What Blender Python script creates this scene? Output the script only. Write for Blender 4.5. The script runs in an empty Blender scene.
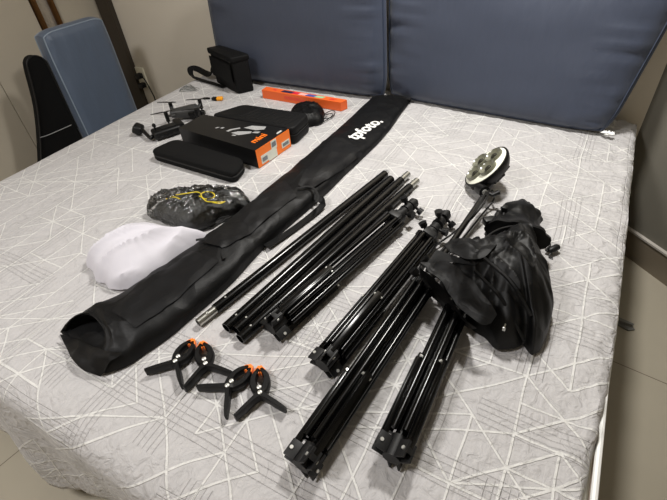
import bpy, bmesh, math, random
from mathutils import Vector, Matrix, noise, bvhtree, geometry
random.seed(7)
C = bpy.context.scene.collection
R3 = ((0.87575955, 0.2652431, -0.40335011), (0.47724766, -0.6014628, 0.64068493), (-0.07266283, -0.75358384, -0.65332344))
FP = 441.0
CAM = Vector((0, 0, 1.36))
BED = 0.56
V = Vector


# ---------------------------------------------------------------- measuring
def ray(p):
    a = (p[0] - 333.5, p[1] - 250.0, FP)
    return V([sum(r[i] * a[i] for i in range(3)) for r in R3])


def U(x, y, z=0.0):
    """point lying z above the bed that was measured at (x, y) of the photo"""
    d = ray((x, y))
    return CAM + d * ((BED + z - CAM.z) / d.z)


# ---------------------------------------------------------------- materials
def srgb(c):
    if isinstance(c, str):
        c = [int(c[i:i + 2], 16) / 255 for i in (0, 2, 4)]
    return tuple((v / 12.92 if v <= .04045 else ((v + .055) / 1.055) ** 2.4) for v in c) + (1,)


def mat(name, col, rough=.6, metal=0, spec=.5, sheen=0, bump=0, scale=200, dist=.001, vary=0, vscale=8, coat=0, stretch=None, emit=None, crumple=0, cscale=14):
    m = bpy.data.materials.new(name); m.use_nodes = True
    nt = m.node_tree; b = nt.nodes['Principled BSDF']
    c = srgb(col)
    b.inputs['Base Color'].default_value = c
    b.inputs['Roughness'].default_value = rough
    b.inputs['Metallic'].default_value = metal
    b.inputs['Specular IOR Level'].default_value = spec
    b.inputs['Sheen Weight'].default_value = sheen
    b.inputs['Coat Weight'].default_value = coat
    tc = nt.nodes.new('ShaderNodeTexCoord'); src = tc.outputs['Object']
    if stretch:
        mp = nt.nodes.new('ShaderNodeMapping'); mp.inputs['Scale'].default_value = stretch
        nt.links.new(src, mp.inputs[0]); src = mp.outputs[0]
    if bump:
        n = nt.nodes.new('ShaderNodeTexNoise'); n.inputs['Scale'].default_value = scale; n.inputs['Detail'].default_value = 4
        nt.links.new(src, n.inputs['Vector'])
        bp = nt.nodes.new('ShaderNodeBump'); bp.inputs['Strength'].default_value = bump; bp.inputs['Distance'].default_value = dist
        nt.links.new(n.outputs[0], bp.inputs['Height']); nt.links.new(bp.outputs[0], b.inputs['Normal'])
    if crumple:
        d = nt.nodes.new('ShaderNodeTexNoise'); d.inputs['Scale'].default_value = cscale * .6; d.inputs['Detail'].default_value = 2
        nt.links.new(src, d.inputs['Vector'])
        q = nt.nodes.new('ShaderNodeVectorMath'); q.operation = 'MULTIPLY_ADD'; q.inputs[1].default_value = (.09, .09, .09)
        nt.links.new(d.outputs['Color'], q.inputs[0]); nt.links.new(src, q.inputs[2])
        vo = nt.nodes.new('ShaderNodeTexVoronoi'); vo.inputs['Scale'].default_value = cscale; vo.distance = 'EUCLIDEAN'
        nt.links.new(q.outputs[0], vo.inputs['Vector'])
        b2 = nt.nodes.new('ShaderNodeBump'); b2.inputs['Strength'].default_value = crumple; b2.inputs['Distance'].default_value = .02
        nt.links.new(vo.outputs['Distance'], b2.inputs['Height'])
        if bump: nt.links.new(bp.outputs[0], b2.inputs['Normal'])
        nt.links.new(b2.outputs[0], b.inputs['Normal'])
    if vary:
        n = nt.nodes.new('ShaderNodeTexNoise'); n.inputs['Scale'].default_value = vscale; n.inputs['Detail'].default_value = 5
        nt.links.new(src, n.inputs['Vector'])
        mx = nt.nodes.new('ShaderNodeMix'); mx.data_type = 'RGBA'
        mx.inputs[6].default_value = tuple(v * (1 - vary) for v in c[:3]) + (1,)
        mx.inputs[7].default_value = tuple(min(1, v * (1 + vary)) for v in c[:3]) + (1,)
        nt.links.new(n.outputs[0], mx.inputs[0]); nt.links.new(mx.outputs[2], b.inputs['Base Color'])
    if emit:
        b.inputs['Emission Color'].default_value = c; b.inputs['Emission Strength'].default_value = emit
    return m


class E:
    """tiny expression builder for shader maths"""
    nt = None

    def __init__(s, k): s.s = k

    @staticmethod
    def op(o, *a):
        n = E.nt.nodes.new('ShaderNodeMath'); n.operation = o
        for i, v in enumerate(a):
            if isinstance(v, E): E.nt.links.new(v.s, n.inputs[i])
            else: n.inputs[i].default_value = v
        return E(n.outputs[0])

    def __add__(s, o): return E.op('ADD', s, o)
    def __sub__(s, o): return E.op('SUBTRACT', s, o)
    def __mul__(s, o): return E.op('MULTIPLY', s, o)
    def __truediv__(s, o): return E.op('DIVIDE', s, o)


def e_hash(a, b, seed):
    c = E.nt.nodes.new('ShaderNodeCombineXYZ')
    E.nt.links.new(a.s, c.inputs[0]); E.nt.links.new(b.s, c.inputs[1]); c.inputs[2].default_value = seed
    w = E.nt.nodes.new('ShaderNodeTexWhiteNoise'); w.noise_dimensions = '3D'
    E.nt.links.new(c.outputs[0], w.inputs['Vector'])
    return E(w.outputs['Value'])


def quilt_material():
    m = bpy.data.materials.new('quilted_cotton'); m.use_nodes = True
    nt = m.node_tree; E.nt = nt; bs = nt.nodes['Principled BSDF']
    uv = nt.nodes.new('ShaderNodeUVMap'); uv.uv_map = 'UVMap'
    nz = nt.nodes.new('ShaderNodeTexNoise'); nz.inputs['Scale'].default_value = 5; nz.inputs['Detail'].default_value = 1
    nt.links.new(uv.outputs[0], nz.inputs['Vector'])
    vm = nt.nodes.new('ShaderNodeVectorMath'); vm.operation = 'MULTIPLY_ADD'
    nt.links.new(nz.outputs['Color'], vm.inputs[0]); vm.inputs[1].default_value = (.016, .016, 0); nt.links.new(uv.outputs[0], vm.inputs[2])
    sp = nt.nodes.new('ShaderNodeSeparateXYZ'); nt.links.new(vm.outputs[0], sp.inputs[0])
    u, v = E(sp.outputs[0]), E(sp.outputs[1])
    ax, ay = .0765, .0672
    px, py = (u + 3.0) / ax, (v + 1.0) / ay
    fl = lambda a: E.op('FLOOR', a)
    rd = lambda a: E.op('FLOOR', a + .5)
    ab = lambda a: E.op('ABSOLUTE', a)
    lt = lambda a, b: E.op('LESS_THAN', a, b)
    mxx = lambda a, b: E.op('MAXIMUM', a, b)

    def line(c, other, prob, w, seed, unit):
        k = rd(c); d = ab(c - k) * unit
        soft = E.op('SUBTRACT', 1.0, E.op('MINIMUM', mxx((d - w) / .0012, 0.0), 1.0))
        return soft * lt(e_hash(k, fl(other), seed), prob)
    W = .0019
    L = line(px, py / 2, .60, W, 1.3, ax)
    L = mxx(L, line(py, px / 2, .40, W, 2.7, ay))
    L = mxx(L, line(px - py, py / 2, .46, W, 4.1, .0505))
    L = mxx(L, line((px + py) / 1, py / 2, .42, W, 6.9, .0505))
    L = mxx(L, line(px / 1 - py * 2, py / 2, .10, W, 8.9, .033))
    # stitched bands
    def band(a, b, period, on, sp_, seed):
        t = E.op('FRACT', a / period); inb = lt(t, on)
        d = ab(E.op('FRACT', a / sp_) - .5) * sp_
        return E.op('SUBTRACT', 1.0, E.op('MINIMUM', d / .0013, 1.0)) * inb * lt(e_hash(fl(a / period), fl(b / .23), seed), .62), \
            lt(E.op('FRACT', b / .006), .6)
    s1, d1 = band(u + 3.03, v + 1.0, .153, .42, .0125, 11.3)
    s2, d2 = band(v + 1.01, u + 3.0, .134, .45, .0125, 12.7)
    st = mxx(s1, s2); std = mxx(s1 * d1, s2 * d2)
    # colour
    mx = nt.nodes.new('ShaderNodeMix'); mx.data_type = 'RGBA'
    mx.inputs[6].default_value = (.53, .515, .515, 1); mx.inputs[7].default_value = (.72, .71, .69, 1)
    nt.links.new(L.s, mx.inputs[0])
    m2 = nt.nodes.new('ShaderNodeMix'); m2.data_type = 'RGBA'; m2.blend_type = 'MULTIPLY'
    nt.links.new((std * .20).s, m2.inputs[0]); nt.links.new(mx.outputs[2], m2.inputs[6]); m2.inputs[7].default_value = (.6, .58, .56, 1)
    fab = nt.nodes.new('ShaderNodeTexNoise'); fab.inputs['Scale'].default_value = 130; fab.inputs['Detail'].default_value = 3
    mpf = nt.nodes.new('ShaderNodeMapping'); mpf.inputs['Scale'].default_value = (1, .25, 1)
    nt.links.new(uv.outputs[0], mpf.inputs[0]); nt.links.new(mpf.outputs[0], fab.inputs['Vector'])
    m3 = nt.nodes.new('ShaderNodeMix'); m3.data_type = 'RGBA'; m3.blend_type = 'MULTIPLY'; m3.inputs[0].default_value = .22
    nt.links.new(m2.outputs[2], m3.inputs[6]); nt.links.new(fab.outputs[0], m3.inputs[7])
    nt.links.new(m3.outputs[2], bs.inputs['Base Color'])
    bs.inputs['Roughness'].default_value = .75; bs.inputs['Sheen Weight'].default_value = .1
    # relief
    wr = nt.nodes.new('ShaderNodeTexNoise'); wr.inputs['Scale'].default_value = 34; wr.inputs['Detail'].default_value = 5; wr.inputs['Distortion'].default_value = 1.2
    nt.links.new(uv.outputs[0], wr.inputs['Vector'])
    hgt = E(wr.outputs[0]) * 1.3 + L * .25 - st * .22
    bp = nt.nodes.new('ShaderNodeBump'); bp.inputs['Strength'].default_value = .85; bp.inputs['Distance'].default_value = .008
    nt.links.new(hgt.s, bp.inputs['Height']); nt.links.new(bp.outputs[0], bs.inputs['Normal'])
    return m


def tile_material():
    m = bpy.data.materials.new('beige_floor_tiles'); m.use_nodes = True
    nt = m.node_tree; E.nt = nt; bs = nt.nodes['Principled BSDF']
    tc = nt.nodes.new('ShaderNodeTexCoord')
    mp = nt.nodes.new('ShaderNodeMapping'); mp.inputs['Rotation'].default_value = (0, 0, math.radians(8)); mp.inputs['Location'].default_value = (.1, -.045, 0)
    nt.links.new(tc.outputs['Object'], mp.inputs[0])
    sp = nt.nodes.new('ShaderNodeSeparateXYZ'); nt.links.new(mp.outputs[0], sp.inputs[0])
    g = None
    for o in (0, 1):
        a = E(sp.outputs[o]) / .6
        d = E.op('ABSOLUTE', a - E.op('FLOOR', a + .5)) * .6
        l = E.op('LESS_THAN', d, .0016)
        g = l if g is None else E.op('MAXIMUM', g, l)
    n = nt.nodes.new('ShaderNodeTexNoise'); n.inputs['Scale'].default_value = 5; n.inputs['Detail'].default_value = 7
    nt.links.new(tc.outputs['Object'], n.inputs['Vector'])
    a = nt.nodes.new('ShaderNodeMix'); a.data_type = 'RGBA'
    a.inputs[6].default_value = (.36, .325, .255, 1); a.inputs[7].default_value = (.44, .40, .32, 1)
    nt.links.new(n.outputs[0], a.inputs[0])
    b = nt.nodes.new('ShaderNodeMix'); b.data_type = 'RGBA'; b.inputs[7].default_value = (.14, .12, .09, 1)
    nt.links.new(g.s, b.inputs[0]); nt.links.new(a.outputs[2], b.inputs[6]); nt.links.new(b.outputs[2], bs.inputs['Base Color'])
    bs.inputs['Roughness'].default_value = .35
    return m


def plastic_film():
    m = bpy.data.materials.new('clear_plastic_film'); m.use_nodes = True
    nt = m.node_tree; nt.nodes.clear()
    o = nt.nodes.new('ShaderNodeOutputMaterial'); t = nt.nodes.new('ShaderNodeBsdfTransparent'); g = nt.nodes.new('ShaderNodeBsdfGlossy')
    t.inputs[0].default_value = (.93, .93, .92, 1)
    g.inputs['Roughness'].default_value = .12
    x = nt.nodes.new('ShaderNodeMixShader'); f = nt.nodes.new('ShaderNodeFresnel'); f.inputs['IOR'].default_value = 1.6
    tc = nt.nodes.new('ShaderNodeTexCoord'); n = nt.nodes.new('ShaderNodeTexNoise'); n.inputs['Scale'].default_value = 28
    n.inputs['Detail'].default_value = 4; n.inputs['Distortion'].default_value = 2
    bp = nt.nodes.new('ShaderNodeBump'); bp.inputs['Strength'].default_value = .8; bp.inputs['Distance'].default_value = .007
    L = nt.links.new
    L(tc.outputs['Object'], n.inputs['Vector']); L(n.outputs[0], bp.inputs['Height']); L(bp.outputs[0], g.inputs['Normal']); L(bp.outputs[0], f.inputs['Normal'])
    L(f.outputs[0], x.inputs[0]); L(t.outputs[0], x.inputs[1]); L(g.outputs[0], x.inputs[2]); L(x.outputs[0], o.inputs[0])
    return m


M = dict(
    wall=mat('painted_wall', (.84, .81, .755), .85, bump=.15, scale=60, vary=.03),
    wall2=mat('wall_paint_shade_tone', (.47, .455, .415), .85, bump=.15, scale=60, vary=.03),  # same wall paint, with the angled wall's shade put into its colour
    ceiling=mat('ceiling_paint', (.85, .84, .82), .9),
    wardrobe=mat('wardrobe_laminate', (.76, .725, .66), .55, vary=.03),
    gap=mat('door_gap', (.08, .07, .06), .8),
    bronze=mat('bronze_profile', (.42, .29, .16), .3, metal=.7),
    mirror=mat('pale_mirror_strip', (.75, .72, .68), .18, metal=.6, bump=.7, scale=90, dist=.004),
    darkwood=mat('dark_brown_frame', (.21, .18, .145), .5, vary=.1, stretch=(30, 30, 2)),
    skirt=mat('skirting_tile', (.50, .46, .40), .45, vary=.05),
    skirt_top=mat('skirting_cap', (.75, .73, .70), .6),
    blue=mat('blue_grey_satin', (.205, .235, .305), .5, sheen=.25, bump=.35, scale=22, dist=.006, vary=.1, vscale=90, stretch=(1, 1, .25)),
    bluelight=mat('pale_blue_satin', (.33, .38, .455), .45, sheen=.2, bump=.8, scale=16, dist=.006, vary=.06, vscale=60, stretch=(1, 1, .3)),
    bluepipe=mat('blue_piping', (.16, .20, .28), .6),
    palepipe=mat('pale_piping', (.55, .6, .66), .6),
    black=mat('black_paint', (.02, .02, .021), .2, spec=.32),
    blackm=mat('black_plastic', (.045, .045, .048), .45, spec=0.3, bump=.1, scale=300, dist=.0005),
    hub=mat('charcoal_plastic', (.075, .075, .078), .5, bump=.2, scale=300, dist=.0005, spec=0.35),
    steel=mat('brushed_steel', (.72, .72, .70), .3, metal=1),
    rivet=mat('steel_rivet', (.85, .85, .83), .35, metal=.6),
    nylon=mat('black_nylon', (.05, .05, .053), .5, spec=.22, bump=.35, scale=40, dist=.004, crumple=.35, cscale=13),
    nylon2=mat('black_nylon_panel', (.075, .075, .08), .48, spec=.22, bump=.3, scale=30, dist=.004, crumple=.35, cscale=11),
    inner=mat('bag_lining', (.02, .02, .022), .8),
    softblk=mat('black_softbox_cloth', (.02, .02, .022), .5, spec=.25, bump=.4, scale=35, dist=.004, crumple=.55, cscale=11),
    softgrey=mat('charcoal_cuff_cloth', (.065, .065, .068), .55, spec=.22, bump=.4, scale=35, dist=.004, crumple=.6, cscale=16),
    felt=mat('black_neoprene', (.03, .03, .032), .85, spec=.22, bump=.3, scale=250, dist=.0008),
    eva=mat('black_case_shell', (.06, .06, .063), .6, bump=.25, scale=250, dist=.0006, spec=0.2),
    cable=mat('cable_rubber', (.03, .03, .03), .5),
    orange=mat('orange_rubber', (1.0, .52, .16), .5),
    obox=mat('orange_card', (.92, .40, .16), .45),
    obox2=mat('bright_orange_card', (.98, .48, .10), .45),
    bbox=mat('black_card', (.055, .055, .06), .38, spec=0.3),
    white=mat('white_print', (.93, .93, .92), .5),
    lightgrey=mat('grey_print', (.62, .62, .62), .5),
    sticker=mat('sticker_paper', (.86, .87, .82), .5, vary=.1, vscale=60),
    barcode=mat('barcode_print', (.45, .48, .50), .5),
    navy=mat('navy_print', (.16, .14, .28), .4),
    red=mat('red_print', (.86, .16, .26), .4),
    pink=mat('pink_print', (.95, .72, .70), .4),
    indigo=mat('indigo_print', (.30, .33, .62), .4),
    green=mat('green_print', (.62, .80, .62), .4),
    cloth=mat('white_cotton_cloth', (.80, .79, .82), .85, sheen=.1, bump=.25, scale=45, dist=.003),
    grey=mat('dark_grey_cloth', (.29, .295, .30), .8, bump=.4, scale=45, dist=.004),
    film=plastic_film(),
    yellow=mat('yellow_print', (.80, .72, .10), .5),
    yel2=mat('yellow_plastic', (.93, .62, .10), .4),
    lamp=mat('lamp_white_face', (.93, .93, .87), .35),
    lens=mat('lens_grey', (.42, .42, .36), .2, spec=.8),
    lensd=mat('lens_dark', (.16, .16, .13), .15, spec=.8),
    drone=mat('drone_grey', (.20, .20, .20), .45),
    mattress=mat('mattress_ticking', (.80, .79, .75), .8, bump=.4, scale=90, dist=.002),
    lace=mat('mattress_border', (.66, .60, .56), .8, bump=.5, scale=220, dist=.002, vary=.25, vscale=160),
    base=mat('bed_base_cloth', (.07, .065, .06), .8),
    outlet=mat('outlet_white', (.92, .90, .82), .45),
    scrap=mat('grey_metal_scrap', (.45, .45, .44), .45),
    bag=mat('black_bag_cloth', (.04, .04, .042), .7, bump=.3, scale=200, dist=.001, spec=0.2),
    thread=mat('grey_plastic_line', (.42, .43, .42), .4),
)
M['quilt'] = quilt_material()
M['tiles'] = tile_material()


# ---------------------------------------------------------------- builders
def world_origin(o):
    p = V((0, 0, 0))
    while o is not None:
        p += o.location; o = o.parent
    return p


def obj(name, bm, m, parent=None, smooth=True, base=None, recalc=True):
    """link one mesh; its vertices are given in place"""
    if recalc: bmesh.ops.recalc_face_normals(bm, faces=bm.faces)
    me = bpy.data.meshes.new(name)
    o = bpy.data.objects.new(name, me); C.objects.link(o)
    if parent is not None:
        o.parent = parent; off = world_origin(parent)
    else:
        off = V(base) if base is not None else V((0, 0, 0)); o.location = off
    bmesh.ops.translate(bm, vec=-off, verts=bm.verts)
    bm.to_mesh(me); bm.free()
    for mm in (m if isinstance(m, (list, tuple)) else [m]): me.materials.append(mm)
    if smooth:
        me.shade_smooth()
        try: me.set_sharp_from_angle(angle=math.radians(40))
        except Exception: pass
    return o


def tag(o, label, cat=None, group=None, kind=None):
    if label: o['label'] = label
    if cat: o['category'] = cat
    if group: o['group'] = group
    if kind: o['kind'] = kind
    return o


def thing(name, loc, label, cat, group=None, rz=0):
    o = bpy.data.objects.new(name, None); C.objects.link(o)
    o.empty_display_size = .05; o.location = loc; o.rotation_euler.z = rz
    return tag(o, label, cat, group)


def struct(name, bm, m, parent=None, **k):
    o = obj(name, bm, m, parent, smooth=k.get('smooth', False))
    if parent is None: o['kind'] = 'structure'
    return o


def NB(): return bmesh.new()


def box(bm, c, d, rot=None, bevel=0, seg=2):
    """box centred at c with full sizes d"""
    r = bmesh.ops.create_cube(bm, size=1)
    vs = r['verts']
    bmesh.ops.scale(bm, vec=d, verts=vs)
    if bevel:
        es = {e for v in vs for e in v.link_edges}
        rb = bmesh.ops.bevel(bm, geom=list(es), offset=bevel, segments=seg, affect='EDGES', profile=.6)
        vs = list({v for v in rb['verts']} | {v for v in vs if v.is_valid})
        # gather everything linked
        seen = set(vs); st = list(vs)
        while st:
            v = st.pop()
            for e in v.link_edges:
                w = e.other_vert(v)
                if w not in seen: seen.add(w); st.append(w)
        vs = list(seen)
    mt = Matrix.Translation(V(c)) @ (rot.to_4x4() if rot is not None else Matrix.Identity(4))
    bmesh.ops.transform(bm, matrix=mt, verts=vs)
    return vs


def frame(ax, up=V((0, 0, 1))):
    """matrix with X along ax and Z near up"""
    x = V(ax).normalized(); y = V(up).cross(x)
    if y.length < 1e-5: y = V((0, 1, 0)).cross(x)
    y.normalize(); z = x.cross(y)
    return Matrix((x, y, z)).transposed()


def loft(bm, rings, closed=True, cap0=True, cap1=True):
    vr = [[bm.verts.new(p) for p in r] for r in rings]
    n = len(vr[0])
    for a, b in zip(vr, vr[1:]):
        for i in range(n if closed else n - 1):
            j = (i + 1) % n
            try: bm.faces.new((a[i], a[j], b[j], b[i]))
            except ValueError: pass
    if closed and cap0: bm.faces.new(vr[0][::-1])
    if closed and cap1: bm.faces.new(vr[-1])
    return vr


def catmull(pts, n=6):
    pts = [V(p) for p in pts]
    if len(pts) < 3: return pts
    P = [pts[0] * 2 - pts[1]] + pts + [pts[-1] * 2 - pts[-2]]
    out = []
    for i in range(1, len(P) - 2):
        for k in range(n):
            t = k / n
            a, b, c, d = P[i - 1], P[i], P[i + 1], P[i + 2]
            out.append(.5 * ((2 * b) + (c - a) * t + (2 * a - 5 * b + 4 * c - d) * t * t + (3 * b - a - 3 * c + d) * t ** 3))
    out.append(pts[-1])
    return out


def tube(bm, pts, r, seg=10, smooth=0, flat=1.0, caps=True):
    if smooth: pts = catmull(pts, smooth)
    pts = [V(p) for p in pts]
    n = len(pts); rings = []
    if isinstance(r, (list, tuple)) and len(r) != n:
        q = [min(len(r) - 1.0001, i / (n - 1) * (len(r) - 1)) for i in range(n)]
        r = [r[int(x)] + (r[int(x) + 1] - r[int(x)]) * (x - int(x)) for x in q]
    up = None
    for i, p in enumerate(pts):
        t = (pts[min(i + 1, n - 1)] - pts[max(i - 1, 0)])
        if t.length < 1e-9: t = V((1, 0, 0))
        t.normalize()
        if up is None: up = V((0, 0, 1)) if abs(t.z) < .95 else V((1, 0, 0))
        s = t.cross(up)
        if s.length < 1e-4: s = t.orthogonal()
        s.normalize(); u = s.cross(t).normalized(); up = u
        rr = r[i] if isinstance(r, (list, tuple)) else r
        rings.append([p + s * math.cos(a) * rr + u * math.sin(a) * rr * flat for a in [2 * math.pi * k / seg for k in range(seg)]])
    loft(bm, rings, cap0=caps, cap1=caps)


def cyl(bm, p, q, r, seg=16, r2=None):
    tube(bm, [p, q], [r, r if r2 is None else r2], seg)


def lathe(bm, prof, seg=32, mt=Matrix.Identity(4)):
    """prof: (radius, height) pairs turned about local Z"""
    rings = [[mt @ V((r * math.cos(2 * math.pi * k / seg), r * math.sin(2 * math.pi * k / seg), h)) for k in range(seg)] for r, h in prof]
    loft(bm, rings)


def poly(bm, pts, h, z0=0, mt=Matrix.Identity(4)):
    """flat plate with an outline in local XY"""
    a = [bm.verts.new(mt @ V((p[0], p[1], z0))) for p in pts]
    b = [bm.verts.new(mt @ V((p[0], p[1], z0 + h))) for p in pts]
    bm.faces.new(a[::-1]); bm.faces.new(b)
    for i in range(len(a)):
        j = (i + 1) % len(a)
        bm.faces.new((a[i], a[j], b[j], b[i]))


def nz(p, s, o=0): return noise.noise(V(p) * s + V((o, o * 1.7, o * .6)))


def facet(p, s, o=0):
    d = noise.voronoi(V(p) * s + V((o, o * .7, 0)))[0]
    return min(.8, d[1] - d[0])


def ridged(p, s, o=0): return 1 - abs(noise.noise(V(p) * s + V((o, o, o)))) * 2


def heap(name, outline, H, m, parent=None, power=.55, rings=22, per=6, fold=.006, fscale=18, fdir=None, seed=1, base=None, centre=None, rim=.008, fac=0, fsc=12):
    """a soft lump: closed outline on the bed rising to height H"""
    pts = [V(p) for p in outline]
    P = pts + pts[:3]; n = len(pts); out = []
    for i in range(n):
        a, b, c, d = pts[i - 1], pts[i], pts[(i + 1) % n], pts[(i + 2) % n]
        for k in range(per):
            t = k / per
            out.append(.5 * ((2 * b) + (c - a) * t + (2 * a - 5 * b + 4 * c - d) * t * t + (3 * b - a - 3 * c + d) * t ** 3))
    cen = sum(out, V()) / len(out) if centre is None else V(centre)
    cen.z = BED
    rr = []
    bottom = [V((q.x + (cen.x - q.x) * .06, q.y + (cen.y - q.y) * .06, BED + .001)) for q in out]
    rr.append(bottom)
    for k in range(rings + 1):
        t = k / rings * .985
        row = []
        for q in out:
            p = V((q.x + (cen.x - q.x) * t, q.y + (cen.y - q.y) * t, 0))
            hh = rim + (H - rim) * (math.sin(min(1, t * 1.15) * math.pi / 2) ** power)
            s = V((p.x, p.y, 0))
            if fdir is not None:
                a = math.radians(fdir); ca, sa = math.cos(a), math.sin(a)
                s = V((s.x * ca + s.y * sa, (-s.x * sa + s.y * ca) * 3.2, 0)) * .8
            f = ridged(s, fscale, seed) ** 3 * fold + nz(s, fscale * 2.3, seed) * fold * .5 + nz(s, fscale * .4, seed + 5) * fold * 1.2
            if fac: f += fac * facet((p.x, p.y, 0), fsc, seed)
            hh += f * min(1, t * 6 + .15)
            g = nz(V((q.x, q.y, seed)), 30) * fold * .8 * (1 - t)
            p += (q - cen).normalized() * g
            p.z = BED + max(.003, hh)
            row.append(p)
        rr.append(row)
    bm = NB(); loft(bm, rr)
    return obj(name, bm, m, parent, base=base if base is not None else (cen.x, cen.y, BED))


def sheet(bm, A, B, n=14, sag=0, fold=.003, seed=1, per=5, thick=.0015, fac=0):
    """cloth between two 3D lines"""
    a, b = catmull(A, per), catmull(B, per)
    k = max(len(a), len(b))
    def res(l):
        out = []
        for i in range(k):
            t = i / (k - 1) * (len(l) - 1); j = min(int(t), len(l) - 2)
            out.append(l[j].lerp(l[j + 1], t - j))
        return out
    a, b = res(a), res(b)
    rows = []
    for j in range(n + 1):
        t = j / n
        rows.append([p.lerp(q, t) + V((0, 0, -sag * math.sin(t * math.pi) + fold * (nz(p.lerp(q, t), 30, seed) + .6 * ridged(p.lerp(q, t), 14, seed)) + fac * facet(p.lerp(q, t), 17, seed))) for p, q in zip(a, b)])
    top = loft(bm, rows, closed=False)
    bot = loft(bm, [[p - V((0, 0, thick)) for p in r] for r in rows], closed=False)
    def edge(l1, l2):
        for i in range(len(l1) - 1): bm.faces.new((l1[i], l1[i + 1], l2[i + 1], l2[i]))
    edge(top[0], bot[0]); edge(top[-1], bot[-1])
    edge([r[0] for r in top], [r[0] for r in bot]); edge([r[-1] for r in top], [r[-1] for r in bot])


def drape_on(bm, target, off=.0008):
    """lower the points of bm onto the surface of an object"""
    t = bmesh.new(); t.from_mesh(target.data)
    o = world_origin(target)
    tree = bvhtree.BVHTree.FromBMesh(t); t.free()
    for v in bm.verts:
        h = tree.ray_cast(V((v.co.x, v.co.y, 3)) - o, V((0, 0, -1)))
        if h[0] is not None: v.co.z = h[0].z + o.z + off
    return bm


def surf(p, target, off=.002):
    """where the line of sight measured in the photo meets an object"""
    t = bmesh.new(); t.from_mesh(target.data); o = world_origin(target)
    tree = bvhtree.BVHTree.FromBMesh(t); t.free()
    d = ray(p).normalized(); h = tree.ray_cast(CAM - o, d)
    return (h[0] + o - d * off) if h[0] is not None else U(p[0], p[1], .03)


def text_bm(s, size, bold=0.0, depth=.0003, res=3):
    cu = bpy.data.curves.new('lettering', 'FONT'); cu.body = s; cu.size = size; cu.offset = bold; cu.extrude = depth; cu.resolution_u = res
    cu.align_x = 'CENTER'; cu.align_y = 'CENTER'
    o = bpy.data.objects.new('lettering', cu); C.objects.link(o)
    dg = bpy.context.evaluated_depsgraph_get()
    me = bpy.data.meshes.new_from_object(o.evaluated_get(dg))
    bm = NB(); bm.from_mesh(me)
    bpy.data.objects.remove(o); bpy.data.curves.remove(cu); bpy.data.meshes.remove(me)
    return bm


def place(bm, loc, ax, up=V((0, 0, 1))):
    bmesh.ops.transform(bm, matrix=Matrix.Translation(V(loc)) @ frame(ax, up).to_4x4(), verts=bm.verts)
    return bm


def copy_tree(o, parent=None):
    c = o.copy(); C.objects.link(c); c.parent = parent
    for ch in list(o.children): copy_tree(ch, c)
    return c


# ================================================================= the room
XL, YB, ZC = -2.71, 1.933, 2.65
XR, YF = 1.5, -2.0
cx_, cy_ = .225, YB                                   # corner where the back wall turns
dx_, dy_ = .751, -.660                                # direction of the angled wall
t_ = (XR - cx_) / dx_
ex_, ey_ = XR, cy_ + dy_ * t_
bm = NB(); box(bm, (-.55, 0, -.05), (5.0, 4.4, .1)); struct('floor', bm, M['tiles'])
bm = NB(); box(bm, (-.55, 0, ZC + .05), (5.0, 4.4, .1)); struct('ceiling', bm, M['ceiling'])
bm = NB(); box(bm, ((XL - .6 + cx_) / 2, YB + .05, ZC / 2), (cx_ - XL + .6, .1, ZC)); struct('wall_back', bm, M['wall'])
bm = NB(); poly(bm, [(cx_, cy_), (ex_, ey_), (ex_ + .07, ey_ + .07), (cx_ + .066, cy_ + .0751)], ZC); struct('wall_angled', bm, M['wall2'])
bm = NB(); box(bm, (XR + .05, (ey_ + YF) / 2, ZC / 2), (.1, ey_ - YF, ZC)); struct('wall_right', bm, M['wall'])
bm = NB(); box(bm, (-.55, YF - .05, ZC / 2), (5.0, .1, ZC)); struct('wall_front', bm, M['wall'])
bm = NB(); box(bm, (XL - .64, 0, ZC / 2), (.08, 4.0, ZC)); struct('wall_left', bm, M['wall'])
# skirting on the angled wall and back wall
nrm = V((-.660, -.751, 0)); dd = V((dx_, dy_, 0)); c0 = V((cx_, cy_, 0)) + dd * .02
def along(w0, w1, z0, z1, m, nm, L=None):
    bm = NB(); a = c0 + nrm * w0; b = c0 + dd * (t_ - .05) + nrm * w0; a2 = c0 + nrm * w1; b2 = c0 + dd * (t_ - .05) + nrm * w1
    poly(bm, [a[:2], b[:2], b2[:2], a2[:2]], z1 - z0, z0)
    return struct(nm, bm, m)
along(0, .012, 0, .118, M['skirt'], 'baseboard_angled')
along(0, .016, .118, .126, M['skirt_top'], 'trim_1')  # paler strip along the top of the skirting
bm = NB(); box(bm, ((XL + cx_) / 2 + .10, YB - .006, .06), (cx_ - XL - .26, .012, .118)); struct('baseboard_back', bm, M['skirt'])

# wardrobe on the left: carcass, sliding doors, bronze handle profiles
wd = thing('wardrobe', (XL - .3, 0, 0), 'built-in beige wardrobe with sliding doors and bronze handle profiles along the left wall', 'wardrobe')
bm = NB(); box(bm, (XL - .32, -.02, 1.3), (.54, 3.9, 2.6)); obj('body', bm, M['wardrobe'], wd, smooth=False)
for y0, y1, xo in ((1.66, 1.93, .0), (1.186, 1.525, .0), (.25, 1.182, .0), (-.9, .246, .0)):
    bm = NB(); box(bm, (XL - .028, (y0 + y1) / 2, 1.3), (.04, y1 - y0, 2.58), bevel=.001, seg=1); obj('door_panel', bm, M['wardrobe'], wd, smooth=False)
bm = NB(); box(bm, (XL - .045, .5, 1.3), (.01, 2.8, 2.58)); obj('shadow_gap', bm, M['gap'], wd, smooth=False)
for y in (1.545, 1.640):
    bm = NB(); box(bm, (XL - .012, y, 1.3), (.036, .026, 2.58), bevel=.006); obj('handle_profile', bm, M['bronze'], wd)
bm = NB(); box(bm, (XL - .022, 1.592, 1.3), (.012, .07, 2.58)); obj('mirror_strip', bm, M['mirror'], wd, smooth=False)
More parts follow.
